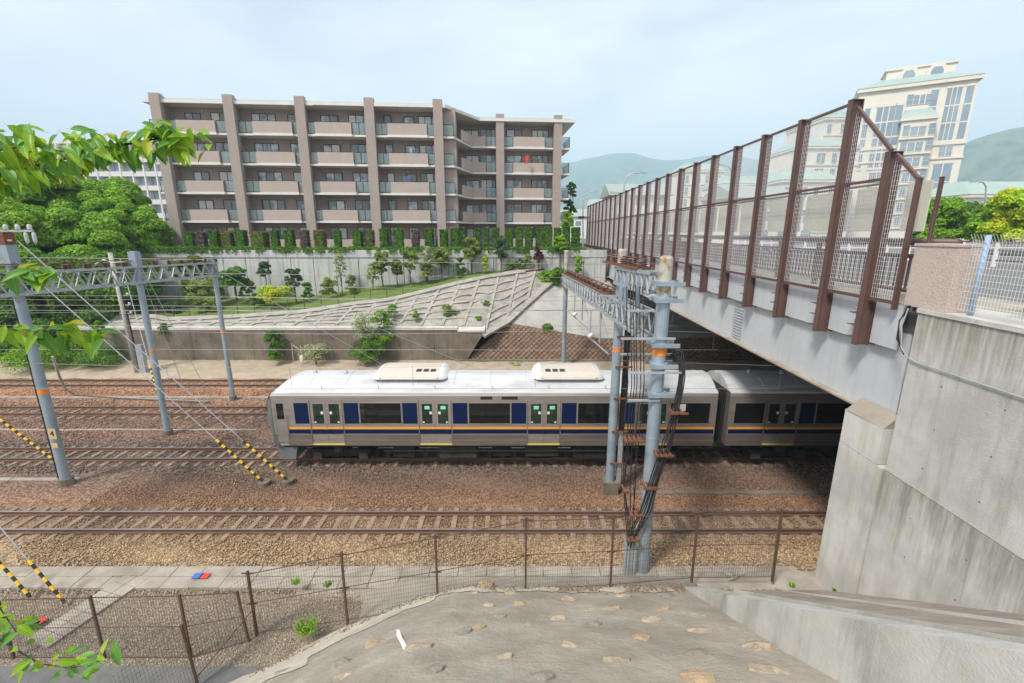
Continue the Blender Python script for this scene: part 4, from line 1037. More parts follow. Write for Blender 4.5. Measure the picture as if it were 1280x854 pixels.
colm = colb.mesh('column', M['apt_col'])
for x in COLX: inst('column', colm, apt, (x, -.25, 0))
for x in RX: inst('column', colm, apt, (x, RY - .25, 0))
# windows: shared meshes by width
M['bld_l1'] = mat('blue_cloth', (.20,.30,.45), .9); M['bld_l2'] = mat('ochre_cloth', (.55,.36,.16), .9)
_wc = {}
def win(x, y, z, w_, h_, panes, tall=False):
    key = (round(w_, 2), round(h_, 2), panes)
    if key not in _wc:
        f = MB(); f.box(0, w_, -.06, .0, h_ - .07, h_); f.box(0, w_, -.06, .0, 0, .06)
        for i in range(panes + 1): xx = (w_ - .07) * i / panes; f.box(xx, xx + .07, -.06, .0, .06, h_ - .07)
        g = []
        pw = (w_ - .07) / panes
        q = MB(); q.box(.07, pw, -.03, -.005, .06, h_ - .07); _wc[key] = (f.mesh('window', M['frame']), [q.mesh('pane', M[k_]) for k_ in ('win_glass', 'win_curtain', 'win_dark', 'win_glass')], pw)
    f, q, pw = _wc[key]
    o = inst('window', f, apt, (x, y, z))
    for i in range(panes): inst('pane', q[random.randrange(4)], o, (pw * i, random.uniform(-.004, .004), 0))
    return o
_bc = {}
def sharedbox(name, key, m, dims):
    k = (name, key)
    if k not in _bc: b = MB(); b.box(*dims); _bc[k] = b.mesh(name, m)
    return _bc[k]
def bay(x0, x1, yf, fl, pat, solid):
    z = FL_[fl]
    yb = yf + 1.55
    # slab with white edge
    if fl > 0:
        part('balcony_slab', M['apt_white'], lambda b: (b.box(x0 + .46, x1 - .46, yf - .12, yf + 1.54, z - .20, z + .0), b.box(solid[0] - .05, solid[1] + .05, yf - .38, yf - .12, z - .22, z + .02)))
        bp_ = part('balcony_parapet', M['apt_bal'], lambda b: (b.box(solid[0], solid[1], yf - .33, yf - .2, z + .03, z + 1.12), b.box(solid[0], solid[0] + .12, yf - .2, yf + .1, z + .03, z + 1.12), b.box(solid[1] - .12, solid[1], yf - .2, yf + .1, z + .03, z + 1.12)))
        bb = MB(); bb.bar((solid[0], yf - .26, z + 1.2), (solid[1], yf - .26, z + 1.2), .04); bb.build('handrail', M['frame'], bp_, local=True)
        for a_, c_ in ((x0 + .5, solid[0] - .02), (solid[1] + .02, x1 - .5)):
            if c_ - a_ < .3: continue
            n_ = 2 if c_ - a_ > 1.2 else 1; pw = (c_ - a_) / n_
            for i in range(n_):
                gp_ = inst('glass_panel', sharedbox('glass_panel', round(pw, 2), M['bal_glass'], (.04, pw - .04, -.01, .01, .1, 1.12)), apt, (a_ + pw * i, yf - .05, z))
                fr_ = MB(); fr_.box(0, .04, -.02, .02, 0, 1.2); fr_.box(pw - .04, pw, -.02, .02, 0, 1.2); fr_.box(.04, pw - .04, -.02, .02, 1.14, 1.2); fr_.build('panel_frame', M['frame'], gp_, local=True)
    else:
        part('garden_parapet', M['apt_bal'], lambda b: b.box(solid[0], solid[1], yf - .33, yf - .2, z, z + .95))
    for (dx, w_, tall, panes) in pat:
        win(x0 + dx, yb - .0, z + (.12 if tall else .95), w_, 2.15 if tall else 1.25, panes)
    part('soffit_lamp', M['apt_white'], lambda b: b.box((x0 + x1) / 2 - .2, (x0 + x1) / 2 - .08, yb - .12, yb - .001, z + 2.35, z + 2.45)) if fl > 0 else None
    if fl > 0 and random.random() < .6:
        q = random.uniform(2.0, 5.0)
        part('air_conditioner', M['acw'], lambda b: b.box(x0 + q, x0 + q + .75, yb - .36, yb - .06, z + .02, z + .58 + (.62 if q > 3 else 0)))
    if fl > 0 and random.random() < .3:
        q = random.uniform(2.2, 4.6)
        for g_ in range(random.randint(2, 4)): part('laundry', M[random.choice(['white', 'bld_l1', 'bld_l2'])], lambda b: b.box(x0 + q + g_ * .32, x0 + q + .26 + g_ * .32, yf + .45, yf + .48, z + 1.0, z + 1.75))
    if fl > 0 and random.random() < .35:
        q = random.uniform(1.8, 4.8)
        part('laundry_pole_bracket', M['white'], lambda b: (b.bar((x0 + q, yf + .3, z + 1.0), (x0 + q, yf + .3, z + 1.75), .025), b.bar((x0 + q, yf + .3, z + 1.7), (x0 + q - .5, yf + .3, z + 1.7), .02)))
for fl in range(5):
    bay(0, 6.95, 0, fl, [(1.5, 1.6, False, 2), (4.1, 2.5, True, 3)], (1.55, 5.3))
    bay(6.95, 13.9, 0, fl, [(1.2, 2.5, True, 3), (4.9, 1.9, True, 2)], (2.1, 5.6 + .75) if False else (8.95, 12.85))
    bay(13.9, 20.8, -.15, fl, [(1.4, 1.8, False, 2), (4.3, 2.3, True, 3)], (15.2, 18.85))
    bay(20.8, 27.8, -.15, fl, [(1.1, .8, True, 1), (3.2, 1.1, False, 1), (4.75, 2.1, True, 3)], (22.55, 26.6))
    bay(34.6, 41.5, RY, fl, [(.9, 1.9, True, 2), (4.0, 2.1, True, 3)], (36.2, 39.95))
    # bay next to the inner corner with the slanted balcony
    z = FL_[fl]; x0, x1 = 29.2, 34.6
    if fl > 0:
        part('balcony_slab', M['apt_white'], lambda b: b.prism([(28.25, -.2, z - .2), (29.4, -.2, z - .2), (31.3, RY - .38, z - .2), (34.14, RY - .38, z - .2), (34.14, RY + 1.54, z - .2), (29.62, RY + 1.54, z - .2), (29.62, 2.2, z - .2), (28.25, 2.2, z - .2)], (0, 0, .2)))
        part('balcony_parapet', M['apt_bal'], lambda b: (b.prism([(30.1, 1.9, z + .01), (31.32, RY - .33, z + .01), (31.45, RY - .2, z + .01), (30.25, 2.0, z + .01)], (0, 0, 1.1)), b.prism([(31.32, RY - .33, z + .01), (32.9, RY - .33, z + .01), (32.9, RY - .2, z + .01), (31.45, RY - .2, z + .01)], (0, 0, 1.1))))
        for a_, c_ in ((32.95, 34.1),):
            gp_ = inst('glass_panel', sharedbox('glass_panel', 1.15, M['bal_glass'], (.04, 1.11, -.01, .01, .1, 1.12)), apt, (a_, RY - .05, z))
            fr_ = MB(); fr_.box(0, .04, -.02, .02, 0, 1.2); fr_.box(1.1, 1.15, -.02, .02, 0, 1.2); fr_.box(.56, .6, -.02, .02, 0, 1.14); fr_.box(.04, 1.1, -.02, .02, 1.14, 1.2); fr_.build('panel_frame', M['frame'], gp_, local=True)
        part('glass_panel', M['bal_glass'], lambda b: b.box(28.3, 29.35, -.12, -.1, z + .1, z + 1.12))
        part('panel_frame', M['frame'], lambda b: (b.box(28.28, 28.32, -.14, -.08, z, z + 1.2), b.box(29.33, 29.38, -.14, -.08, z, z + 1.2), b.box(28.32, 29.33, -.14, -.08, z + 1.14, z + 1.2)))
    win(30.4, RY + 1.55, z + .85, 1.7, 1.3, 2); win(32.5 - .2, RY + 1.55, z + .12, 2.1, 2.15, 3)
    # side balconies at both ends
    if fl > 0:
        part('side_balcony_slab', M['apt_white'], lambda b: b.box(42.0, 43.1, RY - .1, RY + 4.5, z - .2, z)); part('side_balcony_slab', M['apt_white'], lambda b: b.box(-1.2, -.5, .0, 4, z - .2, z))
        part('side_balcony_rail', M['frame'], lambda b: (b.box(42.0, 43.05, RY - .06, RY - .02, z + 1.14, z + 1.2), b.box(43.0, 43.05, RY - .06, RY + 4.4, z + 1.14, z + 1.2), b.box(43.0, 43.05, RY - .06, RY - .0, z, z + 1.14), b.box(-1.16, -.5, .0, .04, z + 1.14, z + 1.2), b.box(-1.16, -1.1, .0, .04, z, z + 1.14), b.box(-.56, -.5, 0, .04, z, z + 1.14)))
        part('glass_panel', M['bal_glass'], lambda b: b.box(42.1, 42.95, RY - .05, RY - .03, z + .08, z + 1.1))
        part('glass_panel', M['bal_glass'], lambda b: b.box(-1.1, -.56, .01, .03, z + .08, z + 1.1))
        part('glass_panel', M['bal_glass'], lambda b: b.box(43.02, 43.04, RY, RY + 4.2, z + .08, z + 1.1))
# red garment hanging on a balcony
sh = MB(); sh.add([(-.2,0,-.1),(.2,0,-.1),(.42,.05,-.55),(.18,0,-.5),(.2,.03,-1.0),(-.2,.03,-1.0),(-.18,0,-.5),(-.42,.05,-.55)], [tuple(range(8))]); sh.add([(-.32,.06,0),(.32,.06,0),(.2,.09,-1.0),(-.2,.09,-1.0)], [(0,3,2,1)])
o = bpy.data.objects.new('red_shirt', sh.mesh('red_shirt', M['red'])); C.objects.link(o); o.scale = (.7,.7,.8); o.location = at(659, 195, 57.6); tag(o, 'red garment hanging to dry on an upper right balcony', 'laundry')
# ------------------------------------------------------------------ electric poles and lattice beams
def steel_pole(label, x, y, z1, r, name='catenary_pole', bandz=None, foot=True, lean=0, capz=None, m='steel_pole', group='steel catenary poles'):
    t = thing(name, label, 'pole', (x, y, G), group=group)
    def P(z): return (x + lean * z, y, z)
    b = MB(); b.tube([P(G - .1), P(1.0), P(z1 if capz is None else capz)], [r * 1.08, r * 1.03, r], 16); b.build('shaft', M[m], t, smooth=False)
    for k in range(1, int(z1 / 1.5)):
        b = MB(); b.tube([P(k * 1.5), P(k * 1.5 + .06)], r * 1.07, 16); b.build('strap', M[m], t)
    if capz is not None:
        b = MB(); b.tube([P(capz), P(z1 - .06), P(z1)], [r * .95, r * .95, r * .8], 16); b.build('cap', M['cream_pole'], t)
    if bandz is not None:
        b = MB(); b.tube([P(bandz), P(bandz + .2)], r * 1.06, 16); b.build('orange_band', M['orange'], t)
    if foot:
        b = MB(); b.tube([(x, y, G - .2), (x, y, G + .28)], [r * 1.7, r * 1.6], 14); b.build('footing', M['conc_brown'], t)
    return t
XL = -18.9
lp = [(-19.25, 17.7, 9.95, .17, 3.95, -.00), (-18.45, 22.6, 9.5, .145, 4.4, 0), (-18.05, 27.8, 8.9, .135, 4.3, 0)]
labs = ['thick grey blue catenary pole with number plate 4, nearest of the three on the left', 'middle grey blue catenary pole on the left, between second and third track', 'thinnest grey blue catenary pole on the left, farthest from the camera']
poles = []
for (x, y, z1, r, bz, ln), lab in zip(lp, labs): poles.append(steel_pole(lab, x, y, z1, r, bandz=bz, lean=ln))
for p_, (x, y, z1, r, bz, ln) in zip(poles, lp):
    b = MB(); b.box(x - r - .03, x + r + .03, y - r - .03, y + r + .03, z1 - .8, z1 - .02); b.build('head_box', M['steel_pole'], p_)
b = MB(); b.box(-19.2, -18.9, 17.44, 17.46, 2.05, 2.5); pn = b.build('number_plate', M['wood_plate'], poles[0]); txt('plate_number', '4', M['black'], pn, (0, 0, 0), .36)
for o in pn.children: o.location = Vector((-19.05, 17.432, 2.28)) - Vector((-19.25, 17.7, G))
b = MB(); b.box(-19.2, -18.95, 17.44, 17.46, 1.65, 1.85); b.build('small_plate', M['wood_plate'], poles[0])
b = MB()
for z in np.arange(.5, 7.8, .45): b.bar((-19.25 - .17, 17.7, z), (-19.25 - .3, 17.7, z + .02), .02)
b.tube([(-19.25 - .25, 17.65, .0), (-19.25 - .25, 17.65, 7.8)], .022, 6); b.build('cable_pipe', M['cable'], poles[0])
# curved conduit leaving the near left pole
b = MB(); q0 = atz(88, 490, .1); pts = [at(66, 446, 18.2), at(74, 470, 19.4), at(82, 487, 23.4), at(95, 494, 23.8), atz(140, 497, -.05), atz(260, 502, -.05)]
tag(b.tube(pts, .05, 8).build('ground_conduit', M['conc_pole'], None, smooth=True), 'pale conduit curving down from the pole and along the ballast', 'conduit')
def truss(name, label, p0, p1, h0, h1, wd, npan, side=(1, 0, 0), chord=.09, br_=.05, group='lattice beams'):
    p0 = Vector(p0); p1 = Vector(p1); t = thing(name, label, 'lattice beam', p0, group=group); s = Vector(side) * wd / 2
    for sg in (-1, 1):
        b = MB(); b.bar(p0 + s * sg, p1 + s * sg, chord, chord); b.build('chord', M['galv'], t)
        b = MB(); b.bar(p0 + s * sg + Vector((0,0,h0)), p1 + s * sg + Vector((0,0,h1)), chord, chord); b.build('chord', M['galv'], t)
    back = MB()
    for i in range(npan):
        f0, f1 = i / npan, (i + 1) / npan; fm = (f0 + f1) / 2
        for sg in (1, -1):
            a_ = p0.lerp(p1, f0) + s * sg; c_ = p0.lerp(p1, fm) + s * sg + Vector((0,0,h0 + (h1-h0)*fm)); e_ = p0.lerp(p1, f1) + s * sg
            if sg == 1:
                b = MB(); b.bar(a_, c_, br_); b.build('brace', M['galv'], t); b = MB(); b.bar(c_, e_, br_); b.build('brace', M['galv'], t)
            else: back.bar(a_, c_, br_); back.bar(c_, e_, br_)
        a_ = p0.lerp(p1, f0) + s; c_ = p0.lerp(p1, f1) - s; back.bar(a_, c_, br_)
        back.bar(a_ + Vector((0,0,h0 + (h1-h0)*f0)), c_ + Vector((0,0,h0 + (h1-h0)*f1)), br_)
    tag(back.build('rear_braces', M['galv'], t), kind='stuff')
    return t
truss('lattice_beam', 'long grey lattice beam across the three poles on the left', (-18.05, 27.9, 7.85), (-19.9, 9.0, 8.25), .75, .85, .5, 26)
# insulator row on top of the left beam
def insulator(me_cache={}):
    if 'a' not in me_cache:
        m = MB()
        for k in range(4): m.tube([(0,0,.05+.07*k),(0,0,.075+.07*k),(0,0,.10+.07*k)], [.03,.085,.03], 8)
        me_cache['a'] = m.mesh('insulator', M['porcelain_brown'])
        m = MB(); m.tube([(0,0,0),(0,0,.05),(0,0,.2),(0,0,.26)], [.07,.11,.10,.05], 10); me_cache['w'] = m.mesh('insulator', M['white_ins'])
    return me_cache
IC = insulator()
ir = thing('insulator_rack', 'row of brown insulators carrying feeder wires on top of the left lattice beam', 'insulator rack', (-18.4, 24, 8.7))
def lb(f, dz=0): return Vector((-18.05, 27.9, 8.62)).lerp(Vector((-19.9, 9.0, 9.12)), f) + Vector((0,0,dz))
for k in range(44): inst('insulator', IC['a'], ir, lb(k / 44, .0) - ir.location + Vector((.14 * (-1) ** k, 0, 0)), None, (1.5, 1.5, .8))
for dx in (-.2, -.05, .12):
    b = MB(); b.tube([lb(f) + Vector((dx, 0, .30 + .03 * math.sin(f * 60))) for f in [k / 20 for k in range(21)]], .02, 5); b.build('feeder_cable', M['rust'], ir)
b = MB(); b.bar(lb(0, .0), lb(1, .0), .5, .05); b.build('plank', M['rust'], ir)
# white insulators at the top of the near left pole
wi = thing('switch_gear', 'white insulators and arms on the head of the nearest left pole', 'switch gear', (-19.25, 17.7, 9.9))
for z, x0_, x1_ in ((10.45, -20.6, -18.0), (10.1, -20.3, -18.9)):
    b = MB(); b.bar((x0_, 17.6, z), (x1_, 17.6, z), .07); b.build('cross_arm', M['galv'], wi)
for x in (-20.5, -19.9, -19.45, -19.0, -18.55, -18.1): inst('insulator', IC['w'], wi, Vector((x, 17.6, 10.48)) - wi.location, None, (.7,.7,.8))
for x in (-18.3, -18.0): inst('insulator', IC['w'], wi, Vector((x, 17.6, 10.4)) - wi.location, (R(180), 0, 0), (.6,.6,1.6))
b = MB(); b.box(-19.45, -19.05, 17.5, 17.9, 9.95, 10.4); b.build('bracket', M['red_dull'] if 'red_dull' in M else M['rust'], wi)
b = MB(); b.tube([(-20.3, 17.5, 8.95), (-19.7, 17.5, 8.95)], .2, 10); b.build('transformer', M['white_ins'], wi)
# concrete pole behind with insulators
cpole = thing('concrete_pole', 'slim pale concrete pole behind the left lattice beam, by the brown wall', 'pole', (-28, 33.2, G))
pb_ = at(172, 462, 33.2); pt_ = at(152, 316, 33.2); pt_.x = pb_.x - .3
b = MB(); b.tube([pb_ - Vector((0,0,.4)), pt_], [.2, .14], 12); b.build('shaft', M['conc_pole'], cpole, smooth=True)
for z in (7.6, 6.7, 5.9, 5.2, 4.6):
    b = MB(); b.bar((pb_.x - .4, 33.1, z), (pb_.x + .5, 33.1, z), .06); a_ = b.build('cross_arm', M['galv'], cpole); 
    inst('insulator', IC['w'], cpole, Vector((pb_.x + .45, 33.1, z)) - cpole.location, None, (.8,.8,.8))
b = MB(); b.box(pb_.x + .3, pb_.x + .75, 33.0, 33.3, -.2, 2.2); b.build('cable_riser', M['galv'], cpole)
b = MB(); b.tube([(pb_.x + .3, 33.1, 0), (pb_.x + .15, 33.1, 4), (pb_.x, 33.1, 7.5)], .06, 6); b.build('cable', M['cable'], cpole)
b = MB(); b.tube([(pt_.x - 1.1, 33.1, pt_.z - .8), (pt_.x - .5, 33.1, pt_.z - .5), (pt_.x + .2, 33.1, pt_.z - .7), (pt_.x + 1.3, 33.1, pt_.z - .6)], .05, 6); b.build('arm', M['white_ins'], cpole)
# right hand portal
rp = [(4.15, 12.4, 9.78, .185, 7.05, 8.75, 'thick galvanised catenary pole wrapped with cables, nearest the fence'), (4.08, 17.1, 9.8, .175, 5.9, 9.25, 'galvanised catenary pole between the first two tracks with a square concrete foot'), (4.05, 34.4, 9.1, .17, 6.3, 7.6, 'slender catenary pole in front of the far stone facing')]
RPs = []
for x, y, z1, r, bz, cz, lab in rp:
    p_ = steel_pole(lab, x, y, z1, r, capz=cz, bandz=bz, foot=(y > 30)); RPs.append(p_)
b = MB(); b.box(3.78, 4.38, 16.8, 17.4, -.3, .38); b.build('footing', M['conc_brown'], RPs[1])
for z in (9.05, 8.6, 7.35, 6.75, 5.9):
    b = MB(); b.box(3.85, 4.62, 12.12, 12.18, z - .05, z + .06); b.box(3.85, 4.62, 12.62, 12.68, z - .05, z + .06)
    b.tube([(4.15, 12.4, z - .06), (4.15, 12.4, z + .07)], .26, 16); b.build('clamp', M['steel_pole'], RPs[0])
truss('lattice_beam', 'long lattice beam hung with rusty insulators running under the bridge edge', (4.0, 34.3, 6.62), (4.05, 12.9, 7.35), .72, .76, .45, 26)
truss('lattice_beam', 'short upper lattice beam between the two near right poles', (4.05, 17.2, 8.55), (4.05, 12.9, 8.7), .56, .58, .4, 8)
def rusty_rack(label, p, q, n, w_=.45):
    p = Vector(p); q = Vector(q); t = thing('insulator_rack', label, 'insulator rack', p)
    for k in range(n): inst('insulator', IC['a'], t, p.lerp(q, k / (n - 1)) - p + Vector((w_ * .3 * (-1) ** k, 0, 0)), None, (1.5, 1.5, 1.0))
    for s in (-1, 1):
        b = MB(); b.bar(p + Vector((s * w_ / 2, 0, .03)), q + Vector((s * w_ / 2, 0, .03)), .05, .08); b.build('rack_rail', M['rust'], t)
    for k in range(n):
        c_ = p.lerp(q, (k + .5) / n); b = MB(); b.bar(c_ - Vector((w_ / 2, 0, -.05)), c_ + Vector((w_ / 2, 0, .05)), .05, .05); b.build('rack_bar', M['rust'], t)
    b = MB(); b.tube([p.lerp(q, k / 12) + Vector((.05, 0, .32)) for k in range(13)], .022, 5); b.build('feeder_cable', M['rust'], t)
rusty_rack('row of rusty brown insulators on top of the long right beam', (4.0, 34.0, 7.42), (4.0, 17.8, 7.95), 26)
rusty_rack('rusty insulator rack above the short upper beam', (4.0, 19.0, 9.2), (4.05, 14.0, 9.28), 10, .5)
# horizontal arms between the near pair
aa_ = thing('cross_arms', 'galvanised angle arms and plates bolted between the two near right poles', 'cross arms', (4.0, 13, 7))
for z, xa, xb, y in ((8.28, 3.2, 4.2, 12.5), (7.55, 3.0, 4.5, 12.2), (7.0, 3.1, 4.7, 12.6), (6.6, 3.3, 4.7, 12.1), (5.75, 3.3, 4.2, 12.2), (8.1, 3.0, 4.1, 16.9), (7.75, 3.0, 4.1, 17.3)):
    b = MB(); b.bar((xa, y, z), (xb, y, z), .07, .05); b.build('angle_arm', M['galv'], aa_)
for x in (3.05, 3.2, 3.55):
    b = MB(); b.prism([(x, 13.0, 8.3), (x + .12, 13.0, 8.3), (x + .10, 13.0, 9.2), (x + .02, 13.0, 9.2)], (0, .02, 0)); b.build('hanger_plate', M['steel_pole'], aa_)
# cables
cb = thing('cable_bundle', 'black cables wound down the nearest right pole through rusty clamps', 'cables', (4.1, 12.2, 4))
rg = random.Random(4)
for k in range(7):
    s = k / 8
    pts = [(4.0 + .4 + .03 * k, 12.5, 7.2 - .04 * k), (4.58 + .03 * k, 12.3, 7.1), (4.66 + .025 * k, 12.15, 6.5), (4.52 + .03 * k, 12.05, 5.3), (4.3 + .045 * k, 12.05, 4.4), (4.02 + .05 * k, 12.02, 3.3), (3.78 + .055 * k, 12.02, 2.3), (3.55 + .04 * k, 12.1, 1.4), (3.6 + .02 * k, 12.2, .9)]
    pts = [Vector(p) + Vector((rg.uniform(-.03,.03), rg.uniform(-.03,.03), rg.uniform(-.05,.05))) for p in pts]
    # smooth
    sm = []
    for i in range(len(pts) - 1):
        p0_, p1_, p2_, p3_ = pts[max(i-1,0)], pts[i], pts[i+1], pts[min(i+2, len(pts)-1)]
        for q in range(5):
            t_ = q / 5; sm.append(.5 * ((2*p1_) + (-p0_+p2_)*t_ + (2*p0_-5*p1_+4*p2_-p3_)*t_*t_ + (-p0_+3*p1_-3*p2_+p3_)*t_**3))
    sm.append(pts[-1]); b = MB(); b.tube(sm, .018, 6); b.build('cable', M['cable'], cb, smooth=True)
for k in range(6):
    x_ = 3.25 + .09 * k + rg.uniform(-.02,.02)
    pts = [(x_, 12.9, 8.9), (x_ + .02, 12.6, 7.6), (x_ + .08, 12.4, 6.2), (x_ + .0, 12.25, 4.6), (x_ + rg.uniform(-.1,.1), 12.2, 3.1), (3.45 + .05 * k, 12.15, 1.9), (3.6 + .02 * k, 12.2, .9)]
    b = MB(); b.tube(pts, .015, 6); b.build('cable', M['cable'], cb, smooth=True)
for z, xa, xb in ((5.45, 4.45, 4.95), (4.15, 4.1, 4.65), (3.1, 3.85, 4.3), (2.2, 3.5, 3.95), (1.35, 3.45, 3.85), (4.6, 3.2, 3.75), (3.0, 3.25, 3.5)):
    b = MB(); b.box(xa, xb, 11.93, 11.97, z - .03, z + .03); b.build('rusty_clamp', M['rust'], cb)
    for q in range(int((xb - xa) / .13)): b = MB(); b.box(xa + .03 + q * .13, xa + .10 + q * .13, 11.90, 12.3, z - .02, z + .04); b.build('clamp_block', M['rust'], cb)
b = MB()
for k in range(4): b.tube([(3.52 + .1 * k, 12.2, -.1), (3.52 + .1 * k, 12.2, 1.35)], .055, 10)
b.build('riser_pipes', M['galv'], cb)
cb2 = thing('cable_bundle', 'black cables strapped behind the second right pole', 'cables', (4.4, 17.1, 4))
for k in range(4):
    b = MB(); b.tube([(4.36 + .06 * k, 17.2, 8.0), (4.38 + .06 * k, 17.15, 6), (4.36 + .06 * k, 17.2, 3), (4.36 + .06 * k, 17.15, -.1)], .03, 6); b.build('cable', M['cable'], cb2)
b = MB(); b.box(4.32, 4.5, 16.98, 17.05, .0, 2.6); b.build('riser_pipes', M['galv'], cb2)
for z in (1.2, 2.6, 4.0, 5.3, 6.5): b = MB(); b.box(4.0, 4.66, 16.86, 16.92, z, z + .06); b.build('strap', M['rust'], cb2)
# registration arms with insulators
ra_ = thing('registration_arm', 'white insulated registration arms hanging below the long beam', 'registration arm', (3.9, 20.2, 6))
def arm(name, p, q, r, m='galv'):
    b = MB(); b.tube([p, q], r, 6); return b.build(name, M[m], ra_)
for y, dx in ((25.6, -.6), (20.2, .2)):
    arm('drop_tube', (4.0, y, 6.9), (4.0, y, 5.5), .04); arm('drop_tube', (3.6, y + .3, 6.9), (3.6, y + .3, 5.6), .03)
    arm('steady_arm', (3.1, y - .2, 6.1), (4.4, y - .1, 5.0), .035, 'white_ins'); arm('brace_wire', (4.0, y, 6.9), (4.6, y, 5.0), .012)
    inst('insulator', IC['w'], ra_, Vector((3.45, y - .2, 5.8)) - ra_.location, (0, R(50), 0))
# overhead wires along each track
for k, y in enumerate(TR):
    t = thing('overhead_line', 'pair of overhead wires above the %s track from the camera' % ORD[k], 'overhead wires', (0, y, 5.2), group='overhead wires above the tracks')
    b = MB(); b.tube([(-60, y, 5.2), (3.9, y, 5.15), (40, y, 5.2)], .007 + .002 * k, 5); b.build('contact_wire', M['wire'], t)
    b = MB(); b.tube([(-60 + 1.6 * i, y, 5.9 + .5 * ((((-60 + 1.6 * i) + 18.5) / 22.5) % 1 - .5) ** 2 * 2) for i in range(60)], .006 + .002 * k, 5); b.build('messenger_wire', M['wire'], t)
    b = MB()
    for i in range(24): x_ = -58 + i * 4.2; b.tube([(x_, y, 5.2), (x_, y, 5.95)], .006, 4)
    tag(b.build('droppers', M['wire'], t), kind='stuff')
# feeder wires further up
fw = thing('feeder_wires', 'thin feeder wires strung between the portals and beyond', 'wires', (0, 33, 7))
for y, z, r in ((33.1, 7.6, .014), (33.1, 5.9, .014), (33.1, 5.2, .014), (28.2, 8.9, .016), (33.1, 6.7, .012)):
    b = MB(); b.tube([(-60, y, z), (-28, y, z - .02), (4, y, z - .4), (40, y, z - .1)], r, 5); b.build('wire', M['wire'], fw)
# guy wires with yellow and black guards
def stay(label, foot, top, glen, group='striped stay wires', r=.055, thin=False):
    foot = Vector(foot); top = Vector(top); t = thing('stay_wire', label, 'stay wire', foot, group=group)
    d = unit(top - foot); b = MB(); b.tube([foot, top], .018, 5); b.build('wire', M['galv'], t)
    n_ = int(glen / .16)
    for k in range(n_):
        b = MB(); b.tube([foot + d * (.1 + k * .16), foot + d * (.1 + (k + 1) * .16 - .004)], r, 8); b.build('guard_band', M['yellow'] if k % 2 else M['black'], t)
    if not thin:
        b = MB(); b.tube([foot - Vector((0,0,.25)), foot + Vector((0,0,.06))], .26, 12); b.build('anchor_block', M['conc_brown'], t)
    return t
f1 = atz(330, 603, -.05); f2 = atz(360, 601, -.05)
def guard_len(foot, top, v):      # length of the guard measured up to image row v
    for k in range(100):
        p = foot + (top - foot) * k * .01; dd = p.y * cp - (p.z - H) * sp; vv = 427 - FPX * ((p.z - H) * cp + p.y * sp) / dd
        if vv < v: break
    return (p - foot).length
T1 = Vector((-19.2, 17.7, 9.5)); T1b = Vector((-19.2, 17.7, 8.8))
stay('left of the two striped stay wires anchored in front of the train nose', f1, T1, guard_len(f1, T1, 552))
stay('right of the two striped stay wires anchored in front of the train nose', f2, Vector((-18.9, 17.8, 10.1)), guard_len(f2, Vector((-18.9, 17.8, 10.1)), 554))
f3 = atz(70, 577, -.05); stay('striped stay wire at the left behind the numbered pole', f3, f3 + Vector((-9, .1, 9.0)), 2.9)
f4 = atz(197, 492, -.05); stay('short striped stay wire beyond the middle left pole', f4, Vector((-28.0, 33, 8.6)), 2.0, r=.05, thin=True)
f5 = atz(84, 757, -.1); stay('nearer long striped stay wire over the gravel yard', f5, f5 + Vector((-6.3, 1.4, 8.2)), 1.75, r=.045, thin=True)
f6 = atz(41, 750, -.1); stay('second long striped stay wire over the gravel yard at the left edge', f6, f6 + Vector((-6.3, 1.4, 7.6)), 1.75, r=.045, thin=True)
for (fu, fv), tp in (((245,524), (-18.45,22.6,9.2)), ((278,526), (-18.4,22.6,9.3)), ((620,470), (-18.0,27.8,8.7)), ((520,480), (-18.0,27.8,8.3))):
    f = atz(fu, fv, -.1); t = thing('stay_wire', 'thin bare stay wire anchored %s' % {245: 'left beyond the third track', 278: 'slightly right beyond the third track', 620: 'far right behind the train roof', 520: 'behind the train roof, left one'}[fu], 'stay wire', f, group='bare stay wires')
    b = MB(); b.tube([f, Vector(tp)], .014, 5); b.build('wire', M['galv'], t)

